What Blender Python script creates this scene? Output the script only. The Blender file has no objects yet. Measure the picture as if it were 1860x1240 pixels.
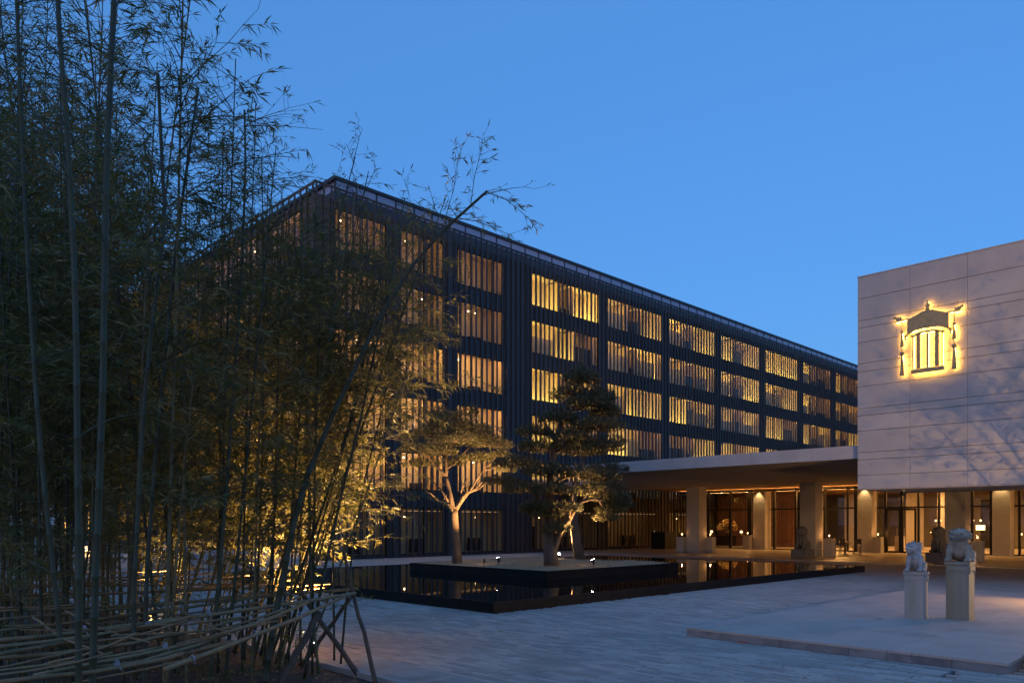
import bpy, bmesh, math, random
import numpy as np
from mathutils import Vector, Matrix, noise
R = math.radians
sc = bpy.context.scene
C = sc.collection
rng = random.Random(7)
LK = 1/6                          # lamp powers against the long exposure

# ------------------------------------------------------------------ camera, sky, sun, exposure
EYE = 1.9
CS, CC = 0.7145, 0.6997           # grid axes seen from the camera: X = along the long facade, Y = towards it
cam = bpy.data.cameras.new('camera')
cam.sensor_width = 36
cam.lens = 26.90
cam.shift_y = 0.1774
cam.clip_start = 0.05
cam.clip_end = 2000
camo = bpy.data.objects.new('camera', cam)
C.objects.link(camo)
camo.location = (0, 0, EYE)
camo.rotation_euler = (R(90), 0, -math.atan2(CC, CS))
sc.camera = camo

SUN_EL, SUN_AZ = R(1.0), R(250)     # the last glow, behind the camera to the left
w = bpy.data.worlds.new("World")
sc.world = w
w.use_nodes = True
wn, wl = w.node_tree.nodes, w.node_tree.links
bg = wn['Background']
sky = wn.new('ShaderNodeTexSky')
sky.sky_type = 'NISHITA'
sky.sun_disc = False
sky.sun_elevation = SUN_EL
sky.sun_rotation = SUN_AZ
sky.ozone_density = 4.0
sky.air_density = 1.0
sky.dust_density = 0.5
tint = wn.new('ShaderNodeMix')
tint.data_type = 'RGBA'
tint.blend_type = 'MULTIPLY'
tint.inputs[0].default_value = 1
wl.new(sky.outputs[0], tint.inputs[6])
tint.inputs[7].default_value = (0.70, 0.72, 0.72, 1)
even = wn.new('ShaderNodeMix')          # flat blue mixed in evens the twilight out over the whole dome
even.data_type = 'RGBA'
even.inputs[0].default_value = 0.62
wl.new(tint.outputs[2], even.inputs[6])
even.inputs[7].default_value = (0.074, 0.240, 0.590, 1)
wl.new(even.outputs[2], bg.inputs[0])
bg.inputs[1].default_value = 0.15

sl = bpy.data.lights.new('sun', 'SUN')
sl.energy = 0.022
sl.angle = R(60)
sl.color = (1.0, 0.60, 0.46)
slo = bpy.data.objects.new('sun', sl)
C.objects.link(slo)
slo.rotation_euler = Vector((math.sin(SUN_AZ), math.cos(SUN_AZ), math.tan(R(20)))).to_track_quat('Z', 'Y').to_euler()

sc.view_settings.view_transform = 'Standard'
sc.view_settings.look = 'None'
sc.view_settings.gamma = 1
sc.view_settings.use_curve_mapping = False
sc.view_settings.exposure = 3.15
sc.render.engine = 'CYCLES'
cy = sc.cycles
cy.use_denoising = True
cy.max_bounces = 6
cy.diffuse_bounces = 3
cy.glossy_bounces = 3
cy.transparent_max_bounces = 12
cy.transmission_bounces = 4
cy.caustics_reflective = False
cy.caustics_refractive = False
cy.sample_clamp_indirect = 4
cy.use_light_tree = True

# ------------------------------------------------------------------ helpers
def tag(o, label=None, cat=None, group=None, kind=None):
    if label: o['label'] = label
    if cat: o['category'] = cat
    if group: o['group'] = group
    if kind: o['kind'] = kind
    return o

def link(name, data, parent=None, loc=None, rz=0.0):
    o = bpy.data.objects.new(name, data)
    C.objects.link(o)
    if parent: o.parent = parent
    if loc is not None: o.location = loc
    if rz: o.rotation_euler = (0, 0, rz)
    return o

def empty(name, loc, label, cat, group=None, rz=0.0):
    return tag(link(name, None, None, loc, rz), label, cat, group)

def dup(root, loc=None, rz=None, label=None, scale=None):
    r = root.copy(); C.objects.link(r)
    if loc is not None: r.location = loc
    if rz is not None: r.rotation_euler = (0, 0, rz)
    if scale is not None: r.scale = scale
    if label: r['label'] = label
    for ch in list(root.children):
        c = ch.copy(); C.objects.link(c); c.parent = r
        for g in list(ch.children):
            d = g.copy(); C.objects.link(d); d.parent = c
    return r

class MB:
    def __init__(s):
        s.v, s.f, s.m = [], [], []
        s.sm = False
    def face(s, pts, mi=0):
        b = len(s.v); s.v += [tuple(p) for p in pts]
        s.f.append(tuple(range(b, b + len(pts)))); s.m.append(mi)
    def box(s, x0, x1, y0, y1, z0, z1, mi=0):
        b = len(s.v)
        s.v += [(x0,y0,z0),(x1,y0,z0),(x1,y1,z0),(x0,y1,z0),(x0,y0,z1),(x1,y0,z1),(x1,y1,z1),(x0,y1,z1)]
        for q in ((3,2,1,0),(4,5,6,7),(0,1,5,4),(1,2,6,5),(2,3,7,6),(3,0,4,7)):
            s.f.append(tuple(b + i for i in q)); s.m.append(mi)
        return s
    def prism(s, poly, a0, a1, axis='z', mi=0):
        """extrude a 2-D outline; axis z: (x,y), axis x: (y,z), axis y: (x,z)"""
        n, b = len(poly), len(s.v)
        P = {'z': lambda p, a: (p[0], p[1], a), 'x': lambda p, a: (a, p[0], p[1]), 'y': lambda p, a: (p[0], a, p[1])}[axis]
        s.v += [P(p, a0) for p in poly] + [P(p, a1) for p in poly]
        s.f.append(tuple(b + i for i in range(n))[::-1]); s.f.append(tuple(b + n + i for i in range(n)))
        s.m += [mi, mi]
        for i in range(n):
            j = (i + 1) % n
            s.f.append((b + i, b + j, b + n + j, b + n + i)); s.m.append(mi)
        return s
    def tube(s, pts, rad, n=6, mi=0, cap=True):
        pts = [Vector(p) for p in pts]
        k = len(pts)
        if not hasattr(rad, '__len__'): rad = [rad] * k
        b = len(s.v)
        t0 = (pts[1] - pts[0]).normalized()
        up = Vector((0, 0, 1)) if abs(t0.z) < .9 else Vector((1, 0, 0))
        a = t0.cross(up).normalized()
        for i, p in enumerate(pts):
            t = (pts[min(i + 1, k - 1)] - pts[max(i - 1, 0)]).normalized()
            a = (a - t * a.dot(t)).normalized()
            c = t.cross(a)
            for j in range(n):
                g = 2 * math.pi * j / n
                s.v.append(tuple(p + (a * math.cos(g) + c * math.sin(g)) * rad[i]))
        for i in range(k - 1):
            for j in range(n):
                q = (j + 1) % n
                s.f.append((b + i*n + j, b + i*n + q, b + (i+1)*n + q, b + (i+1)*n + j)); s.m.append(mi)
        if cap:
            s.f.append(tuple(b + j for j in range(n))[::-1]); s.m.append(mi)
            s.f.append(tuple(b + (k-1)*n + j for j in range(n))); s.m.append(mi)
        return s
    def lathe(s, prof, n=16, c=(0, 0), mi=0):
        b, k = len(s.v), len(prof)
        for r, z in prof:
            for j in range(n):
                g = 2 * math.pi * j / n
                s.v.append((c[0] + r * math.cos(g), c[1] + r * math.sin(g), z))
        for i in range(k - 1):
            for j in range(n):
                q = (j + 1) % n
                s.f.append((b + i*n + j, b + i*n + q, b + (i+1)*n + q, b + (i+1)*n + j)); s.m.append(mi)
        s.f.append(tuple(b + j for j in range(n))[::-1]); s.m.append(mi)
        s.f.append(tuple(b + (k-1)*n + j for j in range(n))); s.m.append(mi)
        return s
    def mesh(s, name, mats, smooth=False):
        me = bpy.data.meshes.new(name)
        me.from_pydata(s.v, [], s.f)
        for m in (mats if isinstance(mats, (list, tuple)) else [mats]): me.materials.append(m)
        if any(s.m): me.polygons.foreach_set('material_index', s.m)
        if smooth: me.polygons.foreach_set('use_smooth', [True] * len(s.f))
        me.update()
        return me
    def build(s, name, mats, parent=None, loc=None, smooth=False, rz=0.0):
        return link(name, s.mesh(name, mats, smooth), parent, loc, rz)

def boxo(name, b, m, parent=None, loc=None):
    return MB().box(*b).build(name, m, parent, loc)

# ------------------------------------------------------------------ materials
def mat(name, col, rough=.6, metal=0.0, var=0.15, scale=6.0, bump=0.0, bscale=40.0, island=0.0, spec=0.5, stain=None, streak=False, stretch=None):
    m = bpy.data.materials.new(name); m.use_nodes = True
    n, l = m.node_tree.nodes, m.node_tree.links
    p = n['Principled BSDF']
    p.inputs['Roughness'].default_value = rough
    p.inputs['Metallic'].default_value = metal
    p.inputs['Specular IOR Level'].default_value = spec
    geo = n.new('ShaderNodeNewGeometry')
    mp = n.new('ShaderNodeMapping')
    l.new(geo.outputs['Position'], mp.inputs[0])
    if stretch: mp.inputs['Scale'].default_value = stretch
    if streak: mp.inputs['Scale'].default_value = (1, 1, .12)
    nz = n.new('ShaderNodeTexNoise'); nz.inputs['Scale'].default_value = scale; nz.inputs['Detail'].default_value = 6
    nz.inputs['Roughness'].default_value = .62
    l.new(mp.outputs[0], nz.inputs[0])
    rmp = n.new('ShaderNodeMapRange')
    rmp.inputs[1].default_value = .3; rmp.inputs[2].default_value = .7
    rmp.inputs[3].default_value = 1 - var; rmp.inputs[4].default_value = 1 + var
    l.new(nz.outputs[0], rmp.inputs[0])
    fac = rmp.outputs[0]
    if island:
        oi = n.new('ShaderNodeObjectInfo')
        ad = n.new('ShaderNodeMath'); ad.operation = 'ADD'
        l.new(geo.outputs['Random Per Island'], ad.inputs[0]); l.new(oi.outputs['Random'], ad.inputs[1])
        fr = n.new('ShaderNodeMath'); fr.operation = 'FRACT'; l.new(ad.outputs[0], fr.inputs[0])
        r2 = n.new('ShaderNodeMapRange'); r2.inputs[3].default_value = 1 - island; r2.inputs[4].default_value = 1 + island
        l.new(fr.outputs[0], r2.inputs[0])
        mu = n.new('ShaderNodeMath'); mu.operation = 'MULTIPLY'
        l.new(fac, mu.inputs[0]); l.new(r2.outputs[0], mu.inputs[1]); fac = mu.outputs[0]
    vm = n.new('ShaderNodeVectorMath'); vm.operation = 'SCALE'
    vm.inputs[0].default_value = col
    l.new(fac, vm.inputs['Scale'])
    out = vm.outputs[0]
    if stain:
        n3 = n.new('ShaderNodeTexNoise'); n3.inputs['Scale'].default_value = stain[1]; n3.inputs['Detail'].default_value = 5
        l.new(mp.outputs[0], n3.inputs[0])
        r3 = n.new('ShaderNodeMapRange'); r3.inputs[1].default_value = .52; r3.inputs[2].default_value = .72
        l.new(n3.outputs[0], r3.inputs[0])
        mx = n.new('ShaderNodeMix'); mx.data_type = 'RGBA'
        l.new(r3.outputs[0], mx.inputs[0]); l.new(out, mx.inputs[6]); mx.inputs[7].default_value = (*stain[0], 1)
        out = mx.outputs[2]
    l.new(out, p.inputs['Base Color'])
    if bump:
        n2 = n.new('ShaderNodeTexNoise'); n2.inputs['Scale'].default_value = bscale; n2.inputs['Detail'].default_value = 4
        l.new(geo.outputs['Position'], n2.inputs[0])
        bp = n.new('ShaderNodeBump'); bp.inputs['Strength'].default_value = bump; bp.inputs['Distance'].default_value = .02
        l.new(n2.outputs[0], bp.inputs['Height']); l.new(bp.outputs[0], p.inputs['Normal'])
    return m

def emit(name, col, strength):
    m = bpy.data.materials.new(name); m.use_nodes = True
    n, l = m.node_tree.nodes, m.node_tree.links
    n.remove(n['Principled BSDF'])
    e = n.new('ShaderNodeEmission'); e.inputs[0].default_value = (*col, 1); e.inputs[1].default_value = strength*LK
    l.new(e.outputs[0], n['Material Output'].inputs[0])
    return m

def glass(name, tintc=(.9, .92, .92), refl=.5):
    m = bpy.data.materials.new(name); m.use_nodes = True
    n, l = m.node_tree.nodes, m.node_tree.links
    n.remove(n['Principled BSDF'])
    t = n.new('ShaderNodeBsdfTransparent'); t.inputs[0].default_value = (*tintc, 1)
    g = n.new('ShaderNodeBsdfGlossy'); g.inputs['Roughness'].default_value = .01
    lw = n.new('ShaderNodeLayerWeight'); lw.inputs[0].default_value = .5
    pw = n.new('ShaderNodeMath'); pw.operation = 'POWER'; pw.inputs[1].default_value = 4.5
    l.new(lw.outputs['Facing'], pw.inputs[0])
    mu = n.new('ShaderNodeMath'); mu.operation = 'MULTIPLY_ADD'; mu.inputs[1].default_value = .9; mu.inputs[2].default_value = .08 * refl * 2
    l.new(pw.outputs[0], mu.inputs[0])
    mx = n.new('ShaderNodeMixShader')
    l.new(mu.outputs[0], mx.inputs[0]); l.new(t.outputs[0], mx.inputs[1]); l.new(g.outputs[0], mx.inputs[2])
    l.new(mx.outputs[0], n['Material Output'].inputs[0])
    return m

def leafmat(name, col, col2, trans=.35):
    m = bpy.data.materials.new(name); m.use_nodes = True
    n, l = m.node_tree.nodes, m.node_tree.links
    n.remove(n['Principled BSDF'])
    geo = n.new('ShaderNodeNewGeometry'); oi = n.new('ShaderNodeObjectInfo')
    ad = n.new('ShaderNodeMath'); ad.operation = 'ADD'
    l.new(geo.outputs['Random Per Island'], ad.inputs[0]); l.new(oi.outputs['Random'], ad.inputs[1])
    fr = n.new('ShaderNodeMath'); fr.operation = 'FRACT'; l.new(ad.outputs[0], fr.inputs[0])
    mx = n.new('ShaderNodeMix'); mx.data_type = 'RGBA'
    l.new(fr.outputs[0], mx.inputs[0]); mx.inputs[6].default_value = (*col, 1); mx.inputs[7].default_value = (*col2, 1)
    d = n.new('ShaderNodeBsdfDiffuse'); t = n.new('ShaderNodeBsdfTranslucent')
    l.new(mx.outputs[2], d.inputs[0]); l.new(mx.outputs[2], t.inputs[0])
    s = n.new('ShaderNodeMixShader'); s.inputs[0].default_value = trans
    l.new(d.outputs[0], s.inputs[1]); l.new(t.outputs[0], s.inputs[2])
    g = n.new('ShaderNodeBsdfGlossy'); g.inputs['Roughness'].default_value = .45
    s2 = n.new('ShaderNodeMixShader'); s2.inputs[0].default_value = .06
    l.new(s.outputs[0], s2.inputs[1]); l.new(g.outputs[0], s2.inputs[2])
    l.new(s2.outputs[0], n['Material Output'].inputs[0])
    return m

M = dict(
    paver=mat('paver_stone', (.44, .36, .30), .75, var=.14, scale=.7, bump=.25, bscale=60, island=.22, stain=((.33, .265, .22), .45)),
    joint=mat('paver_joint', (.03, .028, .026), .95, var=.2),
    slab=mat('platform_stone', (.46, .365, .305), .7, var=.10, scale=1.2, bump=.12, bscale=70, island=.04, stain=((.36, .285, .24), 1.1)),
    riser=mat('riser_stone', (.27, .25, .245), .75, var=.25, scale=3, bump=.2, bscale=60, island=.12, stain=((.12, .11, .11), 2.2)),
    terrace=mat('terrace_stone', (.36, .32, .27), .45, var=.08, scale=1.0),
    border=mat('border_stone', (.36, .33, .29), .75, var=.14, scale=2.5, bump=.2, stain=((.22, .19, .15), 1.7)),
    kerb=mat('kerb_stone', (.36, .35, .33), .8, var=.15, scale=5, bump=.2),
    soil=mat('soil', (.075, .055, .04), .95, var=.45, scale=14, bump=1.0, bscale=18),
    mound=mat('dry_grass', (.36, .25, .135), .95, var=.35, scale=9, bump=1.0, bscale=22),
    white=mat('white_stone', (.385, .36, .345), .7, var=.07, scale=1.3, bump=.06, bscale=90, island=.05, stain=((.35, .325, .31), .9)),
    column=mat('column_stone', (.46, .42, .375), .65, var=.06, scale=2.2, bump=.05, bscale=70, island=.04),
    blackst=mat('black_stone', (.009, .008, .008), .5, var=.35, scale=4, island=.25, spec=.15),
    clad=mat('dark_cladding', (.062, .050, .046), .6, metal=0, var=.12, scale=1.2, island=.10),
    fin=mat('fin_metal', (.047, .038, .035), .55, metal=0, var=.10, scale=2),
    frame=mat('frame_metal', (.018, .017, .017), .4, metal=.4, var=.1),
    frost=mat('frosted_glass', (.42, .40, .50), .35, var=.04, scale=1),
    roof=mat('roof_dark', (.05, .05, .055), .8),
    room=mat('room_plaster', (.64, .52, .30), .8, var=.03, scale=1),
    furn=mat('dark_furniture', (.035, .028, .024), .6),
    wood=mat('ceiling_wood', (.42, .26, .13), .55, var=.25, scale=2.2, island=.18, stretch=(1, 14, 14)),
    slat=mat('wall_timber', (.16, .075, .045), .55, var=.25, scale=3, island=.2),
    soffit=mat('soffit_plaster', (.34, .29, .25), .8, var=.05, scale=.8),
    lobby=mat('lobby_stone', (.40, .33, .24), .15, var=.1, scale=1.5),
    bronze=mat('bronze', (.38, .27, .12), .5, metal=.3, var=.15, scale=8),
    lionw=mat('white_marble', (.44, .39, .35), .7, var=.22, scale=9, bump=.3, bscale=60, stain=((.26, .22, .16), 6)),
    liony=mat('weathered_marble', (.36, .29, .21), .75, var=.22, scale=9, bump=.3, bscale=60, stain=((.20, .165, .11), 6)),
    liong=mat('grey_granite', (.16, .155, .15), .75, var=.2, scale=12, bump=.3, bscale=60),
    ped=mat('pedestal_marble', (.44, .37, .31), .75, var=.15, scale=4, bump=.25, bscale=50, stain=((.33, .24, .11), 3.0), streak=True),
    pedy=mat('aged_pedestal_marble', (.30, .26, .19), .75, var=.18, scale=4, bump=.25, bscale=50, stain=((.26, .19, .09), 3.2), streak=True),
    bark=mat('pine_bark', (.105, .072, .05), .95, var=.4, scale=9, bump=1.0, bscale=26, stretch=(1, 1, .3)),
    needle=leafmat('pine_needles', (.045, .056, .02), (.13, .11, .04), .2),
    leaf=leafmat('bamboo_leaf', (.088, .108, .018), (.21, .165, .028), .42),
    culm=mat('bamboo_culm', (.038, .040, .014), .6, var=.25, scale=3.0, island=.3, stretch=(1, 1, .25)),
    culmold=mat('bamboo_culm_old', (.13, .105, .042), .55, var=.25, scale=3.0, island=.25),
    twig=mat('bamboo_twig', (.07, .07, .03), .7, var=.2),
    rail=mat('dry_bamboo', (.25, .16, .072), .6, var=.25, scale=7, island=.25),
    prop=mat('prop_timber', (.12, .072, .045), .85, var=.3, scale=9, bump=.6, bscale=50),
    wire=mat('tie_wire', (.40, .44, .50), .5, metal=.2),
    flower=mat('yellow_blossom', (.62, .42, .14), .8, var=.3, scale=20),
    vase=mat('ceramic', (.12, .09, .07), .3),
    chair=mat('chair_wood', (.05, .03, .02), .45),
    planter=mat('black_lacquer', (.012, .011, .011), .35),
    fabric=mat('red_tape', (.5, .06, .03), .7),
    dry=mat('dry_leaf', (.30, .19, .07), .8),
    rock=mat('pale_rock', (.42, .41, .40), .85, var=.25, scale=3, bump=.6, bscale=10),
    wallp=mat('pale_render', (.48, .46, .44), .85, var=.08),
    camw=mat('camera_shell', (.35, .35, .36), .4),
    glass=glass('window_glass', (.86, .86, .84), .5),
    gl2=glass('lobby_glass', (.82, .82, .80), .45),
    clear=glass('lantern_glass', (.97, .96, .94), .4),
    dimspot=emit('room_downlight', (1.0, .66, .32), 14.0),
    mid=emit('amber_light', (1.0, .58, .26), 42.0),
    upl2=emit('sill_light_soft', (1.0, .78, .28), 11.0), upl3=emit('sill_light_bright', (1.0, .82, .26), 27.0),
    dark=emit('faint_light', (1.0, .55, .26), .35),
    strip=emit('added_light_strip', (1.0, .45, .12), 26.0),
    cove=emit('cove_light', (1.0, .55, .18), 11.0),
    upl=emit('sill_light', (1.0, .82, .25), 17.0),
    dimg=emit('dim_light', (1.0, .54, .26), 9.0),
    spot=emit('downlight', (1.0, .72, .38), 30.0),
    led=emit('sign_backlight', (1.0, .52, .075), 44.0),
    lens=emit('spot_lens', (1.0, .70, .34), 420.0),
    flame=emit('candle_flame', (1.0, .50, .16), 45.0),
    shade=emit('lamp_shade', (1.0, .60, .24), 4.0),
)
# water: dark, mirror smooth, barely rippled
mw = bpy.data.materials.new('pool_water'); mw.use_nodes = True
_n, _l = mw.node_tree.nodes, mw.node_tree.links
_p = _n['Principled BSDF']
_p.inputs['Base Color'].default_value = (.006, .008, .007, 1); _p.inputs['Roughness'].default_value = .015; _p.inputs['IOR'].default_value = 1.33
_nz = _n.new('ShaderNodeTexNoise'); _nz.inputs['Scale'].default_value = 2.2; _nz.inputs['Detail'].default_value = 3
_g = _n.new('ShaderNodeNewGeometry'); _l.new(_g.outputs['Position'], _nz.inputs[0])
_b = _n.new('ShaderNodeBump'); _b.inputs['Strength'].default_value = .03; _b.inputs['Distance'].default_value = .02
_l.new(_nz.outputs[0], _b.inputs['Height']); _l.new(_b.outputs[0], _p.inputs['Normal'])
M['water'] = mw

def spot(name, loc, target, power, angle, col=(1, .62, .24), parent=None, r=.04, blend=.6):
    d = bpy.data.lights.new(name, 'SPOT')
    d.energy = power*LK; d.spot_size = R(angle); d.spot_blend = blend; d.color = col; d.shadow_soft_size = r
    o = bpy.data.objects.new(name, d); C.objects.link(o)
    o.location = loc
    o.rotation_euler = (Vector(loc) - Vector(target)).to_track_quat('Z', 'Y').to_euler()
    return o

def area(name, loc, size, power, col=(1, .55, .22), down=True, sy=None):
    d = bpy.data.lights.new(name, 'AREA'); d.energy = power*LK; d.color = col; d.size = size
    if sy: d.shape = 'RECTANGLE'; d.size_y = sy
    o = bpy.data.objects.new(name, d); C.objects.link(o); o.location = loc
    if not down: o.rotation_euler = (math.pi, 0, 0)
    return o

# ------------------------------------------------------------------ ground
g = MB(); g.face([(-600,-600,-.03),(900,-600,-.03),(900,900,-.03),(-600,900,-.03)])
tag(g.build('ground', M['joint']), kind='structure')
# plaza base: paving texture takes over where the pavers get too small to tell apart
mp_ = mat('plaza_paving', (.43, .35, .293), .75, var=.16, scale=.7, bump=.2, bscale=50)
_n, _l = mp_.node_tree.nodes, mp_.node_tree.links
_br = _n.new('ShaderNodeTexBrick'); _br.inputs['Scale'].default_value = 1
_br.inputs['Brick Width'].default_value = .34; _br.inputs['Row Height'].default_value = .115; _br.inputs['Mortar Size'].default_value = .006
_br.inputs['Color1'].default_value = (1.12, 1.12, 1.12, 1); _br.inputs['Color2'].default_value = (.86, .86, .86, 1); _br.inputs['Mortar'].default_value = (.55, .55, .55, 1)
_mp = _n.new('ShaderNodeMapping'); _mp.inputs['Rotation'].default_value = (0, 0, R(90))
_ge = _n.new('ShaderNodeNewGeometry'); _l.new(_ge.outputs['Position'], _mp.inputs[0]); _l.new(_mp.outputs[0], _br.inputs[0])
_pb = _n['Principled BSDF']; _src = _pb.inputs['Base Color'].links[0].from_socket
_mx = _n.new('ShaderNodeMix'); _mx.data_type = 'RGBA'; _mx.blend_type = 'MULTIPLY'; _mx.inputs[0].default_value = 1
_l.new(_src, _mx.inputs[6]); _l.new(_br.outputs[0], _mx.inputs[7]); _l.new(_mx.outputs[2], _pb.inputs['Base Color'])
g = MB()
PAVE_END = 18.0
g.face([(5.45, 19.0, 0), (100, 19.0, 0), (100, 120, 0), (5.45, 120, 0)])
g.face([(PAVE_END, -60, 0), (100, -60, 0), (100, 19.0, 0), (PAVE_END, 19.0, 0)])
g.face([(5.45, -60, 0), (PAVE_END, -60, 0), (PAVE_END, -1.0, 0), (5.45, -1.0, 0)])
g.face([(-60, -60, -.002), (5.45, -60, -.002), (5.45, -14, -.002), (-60, -14, -.002)])
plaza = tag(g.build('plaza', mp_), kind='structure')
# pavers: rows along Y; nearest 300 single, the rest joined
RW, PL, GAP = .115, .34, .009
cells = []
x, r = 6.2, 0
while x < PAVE_END - .01:
    y = -1.0 + (r % 2) * PL * .5 - rng.random() * .06
    while y < 19.0:
        L = PL * rng.uniform(.86, 1.14)
        y1 = min(y + L, 19.0)
        cx, cyy = x + RW/2, (y + y1)/2
        inpool = 11.03 < cx and cyy > 11.83
        inplat = cx > 11.2 and 2.5 < cyy < 7.2
        cov = 10.46 < cx < 11.0 and 3.06 < cyy < 4.06
        if not (inpool or inplat or cov) and y1 - y > .03:
            d = CC*cx + CS*cyy; lat = CS*cx - CC*cyy
            vis = d > 8.6 and -0.75 < lat/d < .72
            cells.append((d if vis else d + 100, x, y, y1))
        y = y1
    x += RW; r += 1
cells.sort()
pm = {}
rest = MB()
for i, (d, x, y, y1) in enumerate(cells):
    L = round((y1 - y - GAP) / .02) * .02
    dz = rng.uniform(-.003, .002)
    if i < 300:
        if L not in pm:
            q = MB(); q.box(0, RW - GAP, 0, L, -.028, 0); pm[L] = q.mesh('paver', M['paver'])
        link('paver', pm[L], plaza, (x, y, dz))
    else:
        b = len(rest.v); x1, ye = x + RW - GAP, y + y1 - y - GAP
        rest.v += [(x,y,-.028),(x1,y,-.028),(x1,ye,-.028),(x,ye,-.028),(x,y,dz),(x1,y,dz),(x1,ye,dz),(x,ye,dz)]
        for qf in ((4,5,6,7),(0,1,5,4),(1,2,6,5),(2,3,7,6),(3,0,4,7)):
            rest.f.append(tuple(b + k for k in qf)); rest.m.append(0)
tag(rest.build('paver_field', M['paver'], plaza), kind='stuff')
# border slabs along the bed
bw = {}
for y0, L in [(k*1.1 - 6, 1.1) for k in range(24)]:
    if y0 > 9.0: break
    boxo('border_slab', (5.48, 6.185, y0, y0 + L - .008, -.03, .004 + .003*rng.random()), M['border'], plaza)
g = MB(); g.face([(5.45, 9.0, -.004), (6.2, 9.0, -.004), (6.2, 19.0, -.004), (5.45, 19.0, -.004)])
g.build('edge_strip', mp_, plaza)

# planting bed
bm = bmesh.new()
bmesh.ops.create_grid(bm, x_segments=70, y_segments=110, size=1)
for v in bm.verts:
    v.co = Vector((-11 + 16.3*(v.co.x*.5+.5), -14 + 64*(v.co.y*.5+.5), 0))
    e = min(1, (5.32 - v.co.x)/.5)
    v.co.z = -.03 + e*(.05 + .07*noise.fractal(v.co*1.3, .8, 2, 4) + .03*noise.noise(v.co*6))
me = bpy.data.meshes.new('planting_bed'); bm.to_mesh(me); bm.free(); me.materials.append(M['soil'])
me.polygons.foreach_set('use_smooth', [True]*len(me.polygons))
bed = tag(link('soil', me), kind='structure')
kb = MB().box(-.05, .05, 0, .985, -.1, .05).mesh('kerb_stone', M['kerb'])
for k in range(-8, 40): link('kerb_stone', kb, bed, (5.36 + rng.uniform(-.004,.004), k, rng.uniform(-.006,.004)))
# leaf litter on the soil
lit = MB()
for i in range(1500):
    x = rng.uniform(0, 5.2); y = rng.uniform(5, 17); z = .06 + .07*noise.fractal(Vector((x,y,0))*1.3, .8, 2, 4)
    a = rng.uniform(0, 6.28); l_, w_ = rng.uniform(.05,.11), rng.uniform(.007,.016)
    ca, sa = math.cos(a), math.sin(a)
    lit.face([(x,y,z),(x+ca*l_*.5-sa*w_,y+sa*l_*.5+ca*w_,z+rng.uniform(0,.02)),(x+ca*l_,y+sa*l_,z+rng.uniform(0,.015)),(x+ca*l_*.5+sa*w_,y+sa*l_*.5-ca*w_,z)])
tag(lit.build('leaf_litter', M['dry'], bed), kind='stuff')

# terrace under the canopy
tag(boxo('terrace', (37.5, 66, -14, 34.4, -.05, .035), M['terrace']), kind='structure')

# raised platform with the lions
plat = tag(boxo('platform', (11.24, 23.0, 2.54, 7.16, -.05, .10), M['joint']), kind='structure')
for (y0, y1) in ((2.5, 3.64), (3.64, 3.97), (3.97, 7.2)):
    xs = [11.185, 14.4, 17.2, 20.1, 23.0] if y1 - y0 > .5 else [11.185, 15.8, 23.0]
    for a, b in zip(xs[:-1], xs[1:]):
        boxo('paving_slab', (a + .0008, b - .0008, y0 + .004, y1 - .004, .105, .14), M['slab'], plat)
ys = [2.5, 3.15, 3.64, 3.97, 4.49, 5.52, 6.57, 7.2]
for a, b in zip(ys[:-1], ys[1:]):
    boxo('riser_panel', (11.2, 11.238, a + .003, b - .003, -.02, .104), M['riser'], plat)
for k in range(8):
    boxo('riser_panel', (11.242 + k*1.46, 11.242 + k*1.46 + 1.452, 2.5, 2.538, -.02, .104), M['riser'], plat)
    boxo('riser_panel', (11.242 + k*1.46, 11.242 + k*1.46 + 1.452, 7.162, 7.2, -.02, .104), M['riser'], plat)

# paved access cover
cov = empty('access_cover', (10.46, 3.06, 0), 'rectangular paved access cover set flush in the paving before the platform step', 'drain cover')
fr = MB(); fr.box(0, .54, 0, .012, -.03, .004); fr.box(0, .54, .988, 1.0, -.03, .004); fr.box(0, .012, .012, .988, -.03, .004); fr.box(.528, .54, .012, .988, -.03, .004)
fr.build('frame', M['riser'], cov)
for i in range(4):
    for j in range(3):
        boxo('paver', (.03 + i*.123, .03 + i*.123 + .116, .03 + j*.315, .03 + j*.315 + .305, -.03, -.001), M['paver'], cov)

# ------------------------------------------------------------------ reflecting pool
PX0, PX1, PY0, PY1, PZ = 11.0, 31.0, 11.8, 25.4, .235
pool = empty('reflecting_pool', ((PX0+PX1)/2, (PY0+PY1)/2, 0), 'low black stone reflecting pool with still dark water around a planted island', 'pool')
pl0 = pool.location
def pbox(name, b, m): return boxo(name, (b[0]-pl0.x, b[1]-pl0.x, b[2]-pl0.y, b[3]-pl0.y, b[4], b[5]), m, pool)
k = PX0
while k < PX1 - .05:
    e = min(k + 1.0, PX1)
    pbox('wall_panel', (k + .003, e - .003, PY0, PY0 + .05, -.02, PZ + rng.uniform(-.002,.002)), M['blackst'])
    pbox('wall_panel', (k + .003, e - .003, PY1 - .05, PY1, -.02, PZ), M['blackst'])
    k = e
k = PY0 + .053
while k < PY1 - .1:
    e = min(k + 1.0, PY1 - .053)
    pbox('wall_panel', (PX0, PX0 + .05, k + .003, e - .003, -.02, PZ + rng.uniform(-.002,.002)), M['blackst'])
    pbox('wall_panel', (PX1 - .05, PX1, k + .003, e - .003, -.02, PZ), M['blackst'])
    k = e
g = MB(); z = PZ - .008
g.face([(PX0+.045, PY0+.045, z), (PX1-.045, PY0+.045, z), (PX1-.045, PY1-.045, z), (PX0+.045, PY1-.045, z)])
tag(g.build('water', M['water']), kind='structure')
boxo('backing', (PX0+.052-pl0.x, PX1-.052-pl0.x, PY0+.052-pl0.y, PY1-.052-pl0.y, -.02, .1), M['blackst'], pool)
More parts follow.
